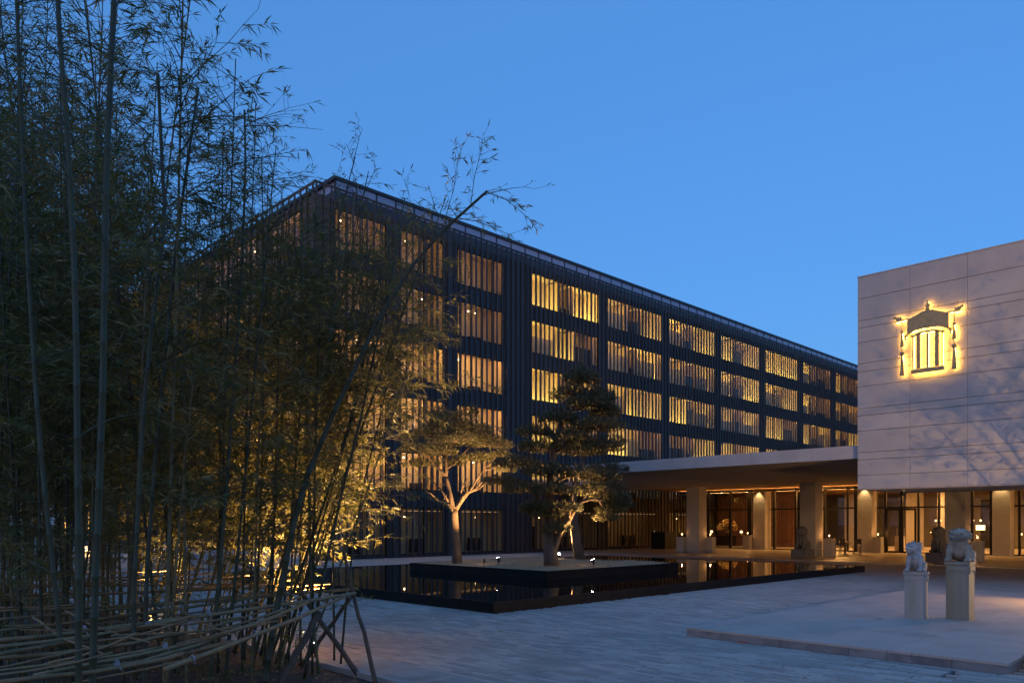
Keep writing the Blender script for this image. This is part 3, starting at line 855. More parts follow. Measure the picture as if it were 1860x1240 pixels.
def small_lion():
    # slimmer, head turned to its side, wavy mane swept back
    P = [('e', (.03, 0, .19), (.13, .11, .15), -14), ('e', (-.02, 0, .255), (.10, .11, .12)), ('e', (.085, 0, .10), (.12, .125, .10))]
    for s in (1, -1):
        P += [('t', [(-.05, s*.085, .27), (-.085, s*.105, .17), (-.10, s*.105, .08), (-.10, s*.105, .03)], [.055, .045, .036, .04])]
        P += paw(-.115, s*.105, .042)
        P += [('e', (.095, s*.115, .10), (.09, .04, .09)), ('t', [(.11, s*.12, .03), (.0, s*.13, .03)], [.032, .032])]
        P += paw(0, s*.135, .034)
        P += [('e', (-.055, s*.1, .215), (.035, .03, .03))]
    hx, hy, hz = -.055, .035, .43
    P += [('t', [(.0, 0, .30), (-.03, .02, .40)], [.095, .09]), ('e', (hx, hy, hz), (.095, .10, .095)),
          ('e', (hx-.075, hy+.045, hz-.02), (.055, .06, .045)), ('e', (hx-.115, hy+.075, hz-.005), (.025, .03, .022)), ('e', (hx-.07, hy+.05, hz-.072), (.045, .048, .022))]
    P += [('e', (hx-.085, hy-.005, hz+.05), (.03, .03, .02)), ('e', (hx-.03, hy+.095, hz+.05), (.03, .03, .02)), ('e', (hx-.105, hy+.02, hz+.03), (.016, .016, .014)), ('e', (hx-.065, hy+.09, hz+.03), (.016, .016, .014))]
    for k in range(7):
        a = -.5 + k*.42
        P.append(('t', [(hx-.02, hy-.075*math.cos(a*.7), hz+.07-.02*k), (hx+.05, hy-.10, hz+.085-.035*k), (hx+.12, hy-.11+.01*k, hz+.03-.038*k), (hx+.15, hy-.10+.012*k, hz+.055-.045*k)], [.032, .034, .028, .012]))
        P.append(('t', [(hx-.02, hy+.07, hz+.08-.02*k), (hx+.05, hy+.09, hz+.075-.035*k), (hx+.12, hy+.08, hz+.03-.04*k)], [.03, .03, .012]))
    P += [('e', (hx+.02, hy, hz+.095), (.06, .05, .04)), ('e', (-.11, 0, .25), (.028, .028, .03)), ('t', [(.17, 0, .07), (.19, .02, .2), (.16, .03, .30), (.19, .02, .36)], [.03, .04, .035, .015])]
    return P
def pedestal(name, loc, sx, sy, hgt, m, label, bracket):
    e = empty(name, loc, label, 'pedestal')
    b = MB()
    b.box(-sx/2 - .006, sx/2 + .006, -sy/2 - .006, sy/2 + .006, 0, .05)
    b.box(-sx/2, sx/2, -sy/2, sy/2, .05, hgt - .06)
    b.build('shaft', m, e)
    MB().box(-sx/2 - .022, sx/2 + .022, -sy/2 - .022, sy/2 + .022, hgt - .054, hgt).build('cap', m, e)
    MB().box(-sx/2 - .004, sx/2 + .004, -sy/2 - .004, sy/2 + .004, hgt - .062, hgt - .052).build('cap_groove', M['riser'], e)
    # carved apron under the cap: thin raised frame with a bracket shaped lower edge
    ap = MB(); zt = hgt - .075
    q = sy*.5 - .012; zl = zt - .09
    if bracket:
        pr = [(-q, zt), (-q, zl-.05), (-q+.03, zl-.055), (-q+.045, zl-.01), (-q+.06, zl+.012), (-.06, zl+.012), (0, zl-.012), (.06, zl+.012), (q-.06, zl+.012), (q-.045, zl-.01), (q-.03, zl-.055), (q, zl-.05), (q, zt)]
    else:
        pr = [(-q, zt), (-q, zl-.03), (-q+.02, zl-.03), (-q+.02, zl+.02), (q-.02, zl+.02), (q-.02, zl-.03), (q, zl-.03), (q, zt)]
    ap.prism(pr, -sx/2 - .018, -sx/2 + .001, 'x')
    ap.prism([(x*sx/sy, z) for x, z in pr], -sy/2 - .018, -sy/2 + .001, 'y')
    ap.build('carved_apron', m, e)
    return e
sm = pedestal('lion_pedestal', (15.30, 4.90, .14), .26, .32, .87, M['ped'], 'slimmer shorter marble pedestal carrying the small white lion', False)
bg_ = pedestal('lion_pedestal', (15.74, 4.29, .14), .34, .38, 1.06, M['pedy'], 'taller broad aged marble pedestal carrying the wide mouthed lion', True)
me = sculpt('stone_lion', small_lion(), .0065, M['lionw'], smooth_it=2)
tag(link('stone_lion', me, None, (15.30, 4.90, 1.01)), 'small white marble lion with swept mane sitting on the slimmer pedestal', 'statue', 'stone guardian lions')
me = sculpt('stone_lion', big_lion(), .0065, M['liony'], smooth_it=2)
o = tag(link('stone_lion', me, None, (15.76, 4.29, 1.20)), 'wide mouthed weathered marble lion sitting on the taller pedestal', 'statue', 'stone guardian lions')
o.scale = (1.0, 1.12, 1.0)
fc = MB()  # dark tubes stand in for the shade of a carved mouth and eyes
fc.tube([(-.185, -.105, .437), (-.212, -.072, .422), (-.226, -.03, .418), (-.224, 0, .424), (-.226, .03, .418), (-.212, .072, .422), (-.185, .105, .437)], .012, 6)
for sgn in (1, -1): fc.tube([(-.198, sgn*.06, .508), (-.206, sgn*.06, .508)], [.016, .012], 8)
fc.build('mouth_eye_shade', M['liong'], o)
# two grey lions by the columns, on granite blocks
lg = sculpt('stone_lion', big_lion(), .012, M['liong'], smooth_it=3)
for (x, y, lab, bl, rz) in ((40.9, 18.9, 'grey granite lion seated in front of the second canopy column', 'grey granite block under the lion at the second column', R(-8)),
                    (40.6, 11.95, 'dark granite lion seated behind the foreground lions by the third column', 'grey granite block under the lion by the third column', R(-20))):
    tag(MB().box(-.46, .46, -.42, .42, 0, .44).box(-.44, .44, -.40, .40, .44, .47).build('stone_block', M['liong'], None, (x, y, .035), rz=rz), bl, 'plinth', 'granite lion blocks')
    q = tag(link('stone_lion', lg, None, (x, y, .505), rz), lab, 'statue', 'stone guardian lions')
    q.scale = (1.75, 1.6, 2.05)

# ------------------------------------------------------------------ candle plinths and lanterns
plm = MB().box(-.25, .25, -.25, .25, 0, .96).mesh('shaft', M['column']); plc = MB().box(-.255, .255, -.255, .255, .963, 1.0).mesh('cap', M['column'])
gls = MB().lathe([(.075, .012), (.085, .02), (.085, .26)], 14).mesh('glass_cup', M['clear'], True)
cbs = MB().lathe([(.09, 0), (.09, .012), (.03, .012)], 14).mesh('foot', M['bronze'], True)
cnd = MB().lathe([(.035, .013), (.035, .13), (.01, .135)], 10).mesh('candle', M['column'], True)
flm = MB().lathe([(.004, .14), (.018, .16), (.016, .185), (.003, .215)], 8).mesh('flame', M['flame'], True)
spots_ = [((42.0, 27.35), 'left of the first canopy column'), ((43.15, 26.0), 'right of the first canopy column'), ((42.95, 18.3), 'right of the second canopy column'),
          ((50.6, 18.45), 'beside the lit column left of the door'), ((42.8, 10.9), 'right of the third canopy column'), ((50.5, 27.4), 'before the glass left of the leftmost lit column'),
          ((54.9, 18.6), 'inside the lobby behind the left door leaf'), ((54.9, 16.2), 'inside the lobby behind the right door leaf')]
for (x, y), where in spots_:
    e = empty('candle_plinth', (x, y, .035), 'square stone plinth standing ' + where, 'plinth', 'stone plinths with candles')
    link('shaft', plm, e); link('cap', plc, e)
    c = empty('candle_lantern', (x, y, 1.036), 'lit candle lantern on the plinth ' + where, 'lantern', 'candle lanterns on the plinths')
    link('foot', cbs, c); link('glass_cup', gls, c); cc_ = link('candle', cnd, c); link('flame', flm, cc_)
    ld = bpy.data.lights.new('candle_light', 'POINT'); ld.energy = 7*LK; ld.color = (1, .42, .13); ld.shadow_soft_size = .03
    link('candle_light', ld, None, (x, y, 1.25))

# black planter box by the finned wall
e = empty('planter_box', (47.2, 32.3, .035), 'black lacquer box standing by the finned wall under the canopy', 'planter')
MB().prism([(-.72,-.6),(.72,-.6),(.72,.6),(-.72,.6)], 0, 1.18).build('body', M['planter'], e)
MB().prism([(-.75,-.63),(.75,-.63),(.75,.63),(-.75,.63)], 1.183, 1.24).build('rim', M['planter'], e)

# reception table, vase, blossom
e = empty('reception_table', (55.3, 31.2, .032), 'long dark wooden table with the flower vase inside the lobby', 'table')
boxo('table_top', (-.5, .5, -1.9, 1.9, .86, .92), M['chair'], e)
for sx in (-.42, .42):
    for sy in (-1.8, 1.8): boxo('leg', (sx-.05, sx+.05, sy-.05, sy+.05, 0, .858), M['chair'], e)
boxo('front_panel', (-.36, -.33, -.4, 1.7, .1, .856), M['chair'], e)
e = empty('flower_vase', (55.3, 31.75, .954), 'ceramic vase with a dome of pale yellow blossom on the lobby table', 'vase')
MB().lathe([(.10, 0), (.17, .08), (.19, .2), (.12, .34), (.09, .40), (.11, .43)], 16).build('vase', M['vase'], e, smooth=True)
fl_ = MB()
for i in range(260):
    a, b = rng.uniform(0, 6.28), rng.uniform(-.15, 1.5)
    rr = rng.uniform(.5, .86)
    p = Vector((math.cos(a)*math.cos(b)*rr, math.sin(a)*math.cos(b)*rr*1.05, .5 + math.sin(b)*rr*.95))
    s_ = rng.uniform(.03, .06)
    for q in range(3):
        d1 = Vector((rng.uniform(-1,1), rng.uniform(-1,1), rng.uniform(-1,1))).normalized()*s_; d2 = d1.orthogonal().normalized()*s_
        fl_.face([p-d1, p-d2, p+d1, p+d2])
fl_.build('blossom', M['flower'], e)
st = MB()
for i in range(16):
    a, b = rng.uniform(0, 6.28), rng.uniform(.1, 1.4); r_ = .8
    st.tube([(0, 0, .38), (math.cos(a)*math.cos(b)*.3, math.sin(a)*math.cos(b)*.3, .62), (math.cos(a)*math.cos(b)*r_, math.sin(a)*math.cos(b)*r_, .5+math.sin(b)*r_)], [.012, .009, .005], 4)
st.build('stems', M['twig'], e)
for (y, lab) in ((30.55, 'small glowing table lamp right of the vase'), (33.2, 'small glowing table lamp at the left end of the lobby table')):
    t = empty('table_lamp', (55.3, y, .954), lab, 'lamp')
    MB().lathe([(.09, 0), (.09, .02), (.02, .04), (.02, .25)], 10).build('stand', M['bronze'], t, smooth=True)
    MB().lathe([(.10, .2), (.09, .36)], 12).build('lamp_shade', M['shade'], t, smooth=True)
spot('table_downlight', (54.2, 31.6, 4.3), (55.3, 31.7, 1.0), 90, 60)

# chairs and table right of the second column
def chair(loc, rz, label, first=[None]):
    if first[0] is None:
        e = empty('chair', loc, label, 'chair', 'dark wooden chairs on the terrace', rz); first[0] = e
        boxo('seat', (-.21, .21, -.20, .20, .44, .475), M['chair'], e)
        for sx in (-.19, .19):
            boxo('leg', (sx-.02, sx+.02, -.19, -.15, 0, .438), M['chair'], e); boxo('leg', (sx-.02, sx+.02, .16, .20, 0, .95), M['chair'], e)
        for z in (.15, .28): boxo('stretcher', (-.169, .169, .165, .185, z, z+.03), M['chair'], e)
        boxo('backrest', (-.169, .169, .165, .19, .62, .93), M['chair'], e)
        return e
    r = dup(first[0], loc, rz, label); return r
chair((46.6, 19.75, .035), R(80), 'dark wooden chair left of the terrace table')
chair((47.0, 18.35, .035), R(-80), 'dark wooden chair right of the terrace table')
chair((46.1, 19.0, .035), R(170), 'dark wooden chair at the near side of the terrace table')
e = empty('terrace_table', (47.0, 19.05, .035), 'small dark wooden table between the terrace chairs', 'table')
MB().lathe([(.42, .70), (.43, .72), (.42, .74)], 20).build('table_top', M['chair'], e)
MB().lathe([(.22, 0), (.22, .03), (.05, .06), (.05, .698)], 12).build('pedestal', M['chair'], e)

# glowing shapes put in for lamp reflections in the lobby glass
for i, (x, y, z, lab) in enumerate(((63.2, 17.3, 1.62, 'square glow put in for a lamp reflection right of the door'), (63.2, 15.9, 1.62, 'square glow put in for a lamp reflection left of the dark lion'), (63.2, 12.4, 1.62, 'square glow put in for a lamp reflection at the right edge'))):
    t = empty('reflected_lamp', (x, y, .032), lab, 'lamp', 'put in lamp reflections in the lobby')
    MB().lathe([(.14, 0), (.14, .03), (.02, .05), (.02, z-.25)], 10).build('stand', M['frame'], t)
    MB().prism([(-.2,-.24),(.2,-.24),(.2,.24),(-.2,.24)], z-.24, z+.12).build('lamp_shade', M['shade'], t)
for i in range(14):  # small glowing beads put in for reflected dots of light
    t = MB().lathe([(.01, -.07), (.06, -.04), (.06, .04), (.02, .07)], 8).build('reflected_lamp_dot', M['shade'], None, (62.0 + rng.uniform(-1, 1), 11.5 + i*.55, rng.choice((2.1, 2.1, 1.15))), smooth=True)
    tag(t, 'tiny glowing bead put in for a lamp reflection in the lobby glass', 'lamp', 'put in reflection dots in the lobby')

# ------------------------------------------------------------------ pines on the island
def curve_pts(p0_, p1_, sag=0.0, wob=.1, n=7, r=rng):
    a, b = Vector(p0_), Vector(p1_); out = []
    ph = r.uniform(0, 6.28); side = (b - a).cross(Vector((0,0,1))).normalized() if abs((b-a).normalized().z) < .98 else Vector((1,0,0))
    L = (b - a).length
    for i in range(n):
        t = i/(n-1); p = a.lerp(b, t)
        p += side * math.sin(t*5 + ph)*wob*L*math.sin(math.pi*t) + Vector((0,0,1))*(math.sin(t*6+ph*1.7)*wob*L*.6*math.sin(math.pi*t) + sag*L*math.sin(math.pi*t))
        out.append(p)
    return out
def pine(name, base, trunk, tr, limbs, pads, label, seed, dead=(), dens=1.0):
    r = random.Random(seed)
    e = empty(name, base, label, 'tree', 'pines on the pool island')
    t = MB(); t.tube(trunk, tr, 9)
    for (a, b, r0, r1) in limbs:
        pts = curve_pts(a, b, r.uniform(-.05, .12), .07, 8, r); t.tube(pts, [r0 + (r1-r0)*i/7 for i in range(8)], 6)
    for (a, b, r0, r1) in dead:
        pts = curve_pts(a, b, .05, .12, 8, r); t.tube(pts, [r0 + (r1-r0)*i/7 for i in range(8)], 6)
        for q in range(3):
            i = r.randrange(3, 7); d = Vector((r.uniform(-1,1), r.uniform(-1,1), r.uniform(0,1))).normalized()*r.uniform(.15,.4)
            t.tube(curve_pts(pts[i], pts[i]+d, .1, .1, 4, r), [r1*1.1, r1*.8, r1*.6, r1*.3], 5)
    crown = MB(); tw = MB()
    for (c, rx, ry, rz, cnt) in pads:
        c = Vector(c)
        # anchor: nearest trunk point below
        near = min((Vector(p) for p in [q for l in limbs for q in (l[1],)] + list(trunk)), key=lambda q: (q - c).length)
        if (near - c).length > .25: tw.tube(curve_pts(near, c, .08, .08, 6, r), [.03, .027, .024, .02, .016, .012], 5)
        for k in range(int(cnt*dens)):
            a = r.uniform(0, 6.28); u = r.random()**.5; hgt = r.uniform(-.5, 1)
            p = c + Vector((math.cos(a)*u*rx, math.sin(a)*u*ry, hgt*rz*(1 - .6*u*u) - .25*rz*u))
            if r.random() < .16: tw.tube([c + (p-c)*.15 - Vector((0,0,.04)), c + (p-c)*.6, p], [.012, .009, .005], 4)
            ax = Vector((math.cos(a)*u, math.sin(a)*u, r.uniform(.35, 1.0))).normalized()
            o1 = ax.orthogonal().normalized(); o2 = ax.cross(o1)
            for q in range(13):
                g = r.uniform(0, 6.28); sp_ = r.uniform(.25, 1.0)
                d = (ax + (o1*math.cos(g) + o2*math.sin(g))*sp_).normalized()*r.uniform(.09, .16)
                sd_ = d.cross(ax).normalized()*.007 if d.cross(ax).length > 1e-4 else o1*.007
                b0 = p + ax*r.uniform(-.03, .05)
                crown.face([b0 - sd_, b0 + sd_, b0 + d])
    t.build('trunk', M['bark'], e, smooth=True)
    tag(tw.build('branches', M['bark'], e, smooth=True), kind='stuff')
    tag(crown.build('crown', M['needle'], e), kind='stuff')
    return e
# left pine (coords relative to base; +cam-right = (.7145,-.6997), up = z)
rx_, ry_ = CS, -CC
def cr(s, d, z): return (rx_*s + CC*d, ry_*s + CS*d, z)      # side, depth, height
def padset(r, lst):
    out = []
    for (s, d, z, a, th, cnt) in [(q[0]*1.08 + r.uniform(-.1,.1), q[1] + r.uniform(-.15,.15), q[2] + r.uniform(-.1,.1)) + q[3:] for q in lst]: out.append((cr(s, d, z), a*1.05, a*r.uniform(.8, 1.1), th*1.2, int(cnt*1.25)))
    return out
rr = random.Random(3)
pine('pine_tree', (17.4, 20.5, .45), [cr(0,0,0), cr(-.03,0,.5), cr(-.08,0,1.1), cr(-.12,.05,1.75), cr(-.10,.05,1.95)], [.19, .165, .15, .14, .10],
     [(cr(-.12,.05,1.8), cr(-.42,.1,3.1), .10, .07), (cr(-.42,.1,3.1), cr(-.25,.2,4.3), .07, .04), (cr(-.10,.05,1.85), cr(.45,-.1,2.6), .08, .05), (cr(.45,-.1,2.6), cr(.9,-.2,3.3), .05, .03),
      (cr(-.42,.1,3.1), cr(-1.2,0,3.9), .05, .03), (cr(-.35,.1,3.4), cr(.5,.2,4.2), .045, .025), (cr(-.25,.2,4.2), cr(.5,.1,4.9), .035, .02)],
     padset(rr, [(-.2,.1,5.0,.75,.32,330),(-.85,-.1,4.7,.6,.26,240),(.55,.1,4.75,.7,.28,270),(-1.35,.1,4.1,.55,.22,200),(1.1,-.1,4.15,.65,.22,230),(.1,-.4,4.25,.75,.24,280),(-.6,-.3,3.9,.6,.2,220),(.75,.4,3.75,.7,.2,220),(1.4,.1,3.75,.4,.16,110),(-1.1,.5,3.5,.5,.18,150),(.2,.6,4.6,.7,.26,220),(-.4,.7,4.3,.7,.26,220),(.9,.2,4.5,.4,.2,130),(-.55,.1,5.35,.4,.24,120),(.3,-.1,5.3,.42,.24,120),(-1.45,.1,3.5,.36,.16,90),(1.55,.1,3.3,.34,.15,80),(-.2,.3,3.5,.4,.18,90)]),
     'smaller pine with a bare forked trunk at the left of the island', 11, dens=.8,
     dead=[(cr(-.12,.05,1.9), cr(-1.05,-.1,2.55), .055, .018), (cr(-.05,.05,1.95), cr(.95,-.1,3.0), .06, .018), (cr(.2,0,2.4), cr(1.35,0,3.0), .04, .012), (cr(-.3,0,2.2), cr(-.95,.2,3.0), .04, .012), (cr(-.1,0,1.9), cr(.35,-.2,3.0), .045, .015)])
pine('pine_tree', (18.3, 16.9, .45), [cr(.05,0,0), cr(.0,0,.5), cr(-.02,0,1.2), cr(-.05,0,2.0), cr(.0,.1,3.0), cr(.15,.1,4.0), cr(.45,.1,5.0), cr(.75,.1,5.8)], [.27, .23, .19, .15, .12, .095, .07, .04],
     [(cr(.02,0,.35), cr(.62,-.15,1.6), .12, .085), (cr(.62,-.15,1.6), cr(1.0,-.2,2.15), .08, .06), (cr(1.0,-.2,2.15), cr(1.55,-.25,2.2), .05, .03), (cr(.62,-.15,1.6), cr(.75,-.3,2.6), .06, .04),
      (cr(-.03,0,1.6), cr(-.75,-.2,2.7), .07, .045), (cr(-.75,-.2,2.7), cr(-1.3,-.3,3.0), .045, .025), (cr(0,.1,3.0), cr(-.8,0,3.9), .06, .03), (cr(.1,.1,3.7), cr(1.1,0,4.3), .06, .03), (cr(.2,.1,4.2), cr(-.3,0,4.9), .05, .025), (cr(.5,.1,5.0), cr(1.3,.1,5.3), .05, .02),
      (cr(0,.1,2.6), cr(1.2,.2,3.1), .06, .03), (cr(.4,.1,4.8), cr(1.2,-.1,4.7), .04, .02)],
     padset(rr, [(1.0,.1,6.1,.6,.34,330),(1.45,0,5.65,.6,.3,280),(.55,.2,5.6,.6,.28,260),(1.1,-.3,5.2,.8,.28,330),(1.7,.2,5.05,.5,.24,190),(.3,-.1,4.85,.6,.24,240),(-.5,0,4.5,.55,.2,180),(1.3,-.1,4.5,.85,.26,330),(.5,-.3,4.2,.6,.22,230),
                 (-.3,.1,3.9,.75,.25,280),(1.0,.3,3.75,.8,.25,290),(1.75,-.1,3.85,.45,.17,140),(-1.0,0,3.3,.75,.22,270),(-.1,-.4,3.2,.8,.24,300),(.8,-.3,3.15,.7,.24,260),(1.5,.2,3.05,.7,.25,270),(-1.5,-.2,2.75,.6,.18,190),(-.7,-.3,2.5,.7,.2,240),(.2,-.5,2.45,.7,.22,260),(1.2,.1,2.5,.7,.22,250),(1.8,.3,2.3,.6,.2,200),(1.9,.4,1.85,.45,.16,140),(.5,.5,1.9,.5,.18,150),(2.05,.3,2.1,.45,.2,150),(1.75,.2,1.55,.4,.16,110),(-.35,-.5,2.0,.5,.18,150),(-.05,.1,1.3,.25,.25,60),(-.15,-.5,1.75,.5,.2,150),(.15,-.45,1.3,.36,.2,100),(-.5,-.3,1.9,.45,.18,110),(.55,-.5,1.9,.4,.18,100)]),
     'tall dense pine with a thick dark trunk near the island corner', 23,
     dead=[(cr(1.0,-.2,2.15), cr(1.35,-.2,2.75), .035, .012), (cr(-.3,-.1,2.0), cr(-.35,-.3,3.0), .04, .015), (cr(.75,-.3,2.6), cr(.55,-.3,3.3), .04, .012), (cr(.3,0,4.3), cr(1.1,-.2,4.5), .03, .01)])
pine('pine_tree', (22.6, 19.3, .45), [cr(0,0,0), cr(-.12,0,.6), cr(-.22,0,1.3), cr(-.30,0,2.2), cr(-.1,0,3.2), cr(.2,0,4.2)], [.22, .20, .18, .15, .11, .06],
     [(cr(-.25,0,2.0), cr(.6,0,2.9), .08, .04), (cr(-.1,0,3.2), cr(.9,0,3.9), .06, .03), (cr(.1,0,3.9), cr(-.5,0,4.7), .05, .03)],
     padset(rr, [(.9,0,2.9,.8,.25,230),(1.1,0,3.6,.8,.25,230),(.3,0,4.4,.9,.3,260),(-.6,0,4.8,.7,.25,190),(.9,0,4.7,.7,.25,190),(.3,0,5.2,.7,.3,200),(1.4,0,2.2,.5,.2,130)]),
     'leaning pine behind the tall one at the back of the island', 31)

# island uplights
def uplight(x, y, z, label, target, power, ang, stake=.1):
    e = empty('garden_spotlight', (x, y, z), label, 'spotlight', 'garden spotlights')
    MB().tube([(0,0,-.03), (0,0,stake)], .012, 6).build('stake', M['frame'], e)
    d = (Vector(target) - Vector((x, y, z+stake))).normalized()
    c = Vector((0,0,stake))
    MB().tube([c - d*.05, c + d*.10], [.045, .055], 10).build('housing', M['frame'], e)
    MB().tube([c + d*.101, c + d*.106], [.046, .046], 10).build('lens', M['lens'], e)
    spot('uplight', tuple(Vector((x,y,z)) + c + d*.13), target, power, ang, (1, .56, .20))
uplight(18.35, 21.75, .50, 'glowing garden spotlight beside the trunk of the left pine', (17.3, 20.4, 4.2), 1000, 85)
uplight(17.5, 18.5, .50, 'glowing garden spotlight on a stake between the left and tall pines', (17.4, 20.3, 3.6), 2600, 70, .16)
uplight(22.6, 20.4, .50, 'glowing garden spotlight between the thick trunk and the leaning pine', (19.4, 17.6, 5.0), 2500, 75, .12)
uplight(19.1, 15.75, .50, 'glowing garden spotlight at the front right edge of the island', (18.9, 16.9, 3.8), 1000, 80, .14)
# unlit small fitting
e = empty('garden_spotlight', (17.1, 18.8, .50), 'unlit dark garden spotlight at the left front edge of the island', 'spotlight', 'garden spotlights')
MB().tube([(0,0,-.03), (0,0,.12)], .012, 6).build('stake', M['frame'], e); MB().tube([(0,0,.10), (.02,0,.22)], [.05, .055], 10).build('housing', M['frame'], e)

# ------------------------------------------------------------------ bamboo
def culm_mesh(pts, r0, r1, mats, seg=.30, n=8):
    """tube with swollen nodes along a polyline; returns mesh and node list"""
    P = [Vector(p) for p in pts]
    L = [0]
    for a, b in zip(P[:-1], P[1:]): L.append(L[-1] + (b-a).length)
    def at(s):
        for i in range(len(P)-1):
            if s <= L[i+1] or i == len(P)-2:
                return P[i].lerp(P[i+1], (s - L[i])/max(L[i+1]-L[i], 1e-6))
    tot = L[-1]; s = .0; pp, rr_, nodes = [], [], []
    def rad(q): return r0 + (r1 - r0)*(q/tot)**1.2
    pp.append(at(0)); rr_.append(rad(0))
    s = seg*.6
    while s < tot - .02:
        r = rad(s)
        for ds, k in ((-.012, 1.0), (-.004, 1.13), (.004, 1.13), (.012, .97)):
            pp.append(at(min(max(s+ds, 0), tot))); rr_.append(r*k)
        nodes.append((at(s), s/tot, (at(min(s+.05, tot)) - at(max(s-.05, 0))).normalized()))
        s += seg*(0.75 + .5*min(1, s/2.5))
    pp.append(at(tot)); rr_.append(rad(tot))
    m = MB(); m.tube(pp, rr_, n)
    return m, nodes, at(tot)
def foliage(nodes, r, zmin, dens=1.0, spread=1.0, leafL=.11, lean=(0,0)):
    tw, lf = MB(), MB()
    wind = Vector((CS*.25, -CC*.25, -.05))
    def leaves(p, d, k):
        for q in range(k):
            g = Vector((r.gauss(0,1), r.gauss(0,1), r.gauss(0,.8))).normalized()
            dd = (d*.8 + g*.65 + wind*.7 + Vector((0,0,-.22))).normalized()
            l_ = leafL*r.uniform(.65, 1.3); wd = dd.cross(Vector((r.gauss(0,1), r.gauss(0,1), r.gauss(0,1)))).normalized()*l_*.055
            dr = Vector((0,0,-.12*l_))
            lf.face([p, p + dd*l_*.42 + wd, p + dd*l_ + dr, p + dd*l_*.42 - wd])
    for i, (p, t, d) in enumerate(nodes):
        if p.z < zmin and r.random() > .12: continue
        low = p.z < zmin
        thin = .36 if p.z > 5.6 else 1.0
        nb = 1 if low else r.choice((2, 2, 3))
        base = i*2.4 + r.uniform(-.5, .5)
        for b in range(nb):
            a = base + b*r.uniform(.5, 1.1) + (math.pi if i % 2 else 0)
            up = r.uniform(.25, 1.1)
            bd = (Vector((math.cos(a), math.sin(a), up)) + Vector((lean[0], lean[1], 0))*.3).normalized()
            bl = r.uniform(.45, 1.15)*spread*(1.15 - .5*max(0, t-.55)/.45)*(.5 if low else 1)
            nseg = 5; pts = [p]
            for k in range(nseg):
                pts.append(pts[-1] + bd*bl/nseg); bd = (bd + Vector((r.gauss(0,.10), r.gauss(0,.10), r.gauss(-.08,.08))) + wind*.12).normalized()
            tw.tube(pts, [.0065, .0055, .0045, .0038, .003, .002], 3, cap=False)
            for k in range(1, nseg+1):
                for q in range(r.choice((1, 2)) if dens*thin >= 1 else r.choice((0, 1, 1))):
                    a2 = r.uniform(0, 6.28); td = (bd*.7 + Vector((math.cos(a2), math.sin(a2), r.uniform(-.3,.6)))*.9).normalized(); tl = r.uniform(.10, .32)*spread
                    e = pts[k] + td*tl
                    tw.tube([pts[k], e], [.0028, .0014], 3, cap=False)
                    leaves(pts[k] + td*tl*.5, td, int(2*dens*thin + r.random())); leaves(pts[k] + td*tl*.75, td, int(2*dens*thin + r.random())); leaves(e, td, int(4*dens*(.5+.5*thin) + r.random()))
    return tw, lf
def bamboo(pts, r0, r1, seed, label, group=None, zmin=2.2, dens=1.0, spread=1.0, mculm=None, seg=.3, leafL=.11):
    """unique culm from world points"""
    r = random.Random(seed)
    b = Vector(pts[0]); rel = [Vector(p) - b for p in pts]
    e = empty('bamboo', tuple(b), label, 'bamboo', group)
    m, nodes, tip = culm_mesh(rel, r0, r1, None, seg, 9)
    cu = m.build('culm', mculm or M['culm'], e, smooth=True)
    tw, lf = foliage(nodes, r, zmin - b.z, dens, spread, leafL)
    if tw.v: tag(tw.build('branches', M['twig'], e), kind='stuff')
    if lf.v: tag(lf.build('foliage', M['leaf'], e), kind='stuff')
    return e
def ray(px, y, d):
    """scene point d metres ahead of the camera that shows at a photo position"""
    lat = (px - 930)/1390*d; z = EYE + (950 - y)/1390*d
    return (CS*lat + CC*d, -CC*lat + CS*d, z)
def hero(pix, d0, d1, *a, **k):
    n = len(pix); pts = [ray(px, y, d0 + (d1-d0)*i/(n-1)) for i, (px, y) in enumerate(pix)]
    # bring the foot down to the soil
    f, s = Vector(pts[0]), Vector(pts[1]); dirv = (f - s).normalized()
    if f.z > .05 and dirv.z < -.2: pts[0] = tuple(f + dirv*((f.z - .0)/-dirv.z))
    return bamboo(pts, *a, **k)
def spray(e, d, paths, leafL=.10, seed=5):
    """long side branches with drooping leaf fans"""
    r = random.Random(seed); o = Vector(e.location)
    for pth in paths:
        tw, lf = MB(), MB()
        P = [Vector(ray(px, y, d + .25*i*r.uniform(-.5, .5))) - o for i, (px, y) in enumerate(pth)]
        n = len(P); tw.tube(P, [.006 - .0045*i/(n-1) for i in range(n)], 4)
        for i in range(n - 1):
            for q in range(5):
                b = P[i].lerp(P[i+1], (q + r.random())/5)
                if i == 0 and q < 2: continue
                td = ((P[i+1]-P[i]).normalized()*.8 + Vector((r.gauss(0,1), r.gauss(0,1), r.gauss(0,.7)))*.5).normalized(); tl = r.uniform(.06, .22)
                tw.tube([b, b + td*tl], [.0028, .0012], 3)
                for k in range(r.choice((3, 4, 5, 6))):
                    dd = (td*.8 + Vector((r.gauss(0,1), r.gauss(0,1), r.gauss(-.5,.8)))*.5 + Vector((CS*.2, -CC*.2, 0))).normalized(); l_ = leafL*r.uniform(.6, 1.3)
                    wd = dd.cross(Vector((r.gauss(0,1), r.gauss(0,1), r.gauss(0,1)))).normalized()*l_*.06; p = b + td*tl*r.uniform(.6, 1)
                    lf.face([p, p + dd*l_*.42 + wd, p + dd*l_, p + dd*l_*.42 - wd])
        tw.build('branch', M['twig'], e); tag(lf.build('foliage', M['leaf'], e), kind='stuff')
G = 'bamboo culms of the thicket'
hero([(168,1235),(172,1100),(180,900),(187,700),(190,500),(194,300),(204,60),(210,-60)], 5.6, 5.9,   .027, .020, 101, 'tall thick green bamboo culm standing out against the sky at the left', G, zmin=4.0, dens=.7, spread=1.2)
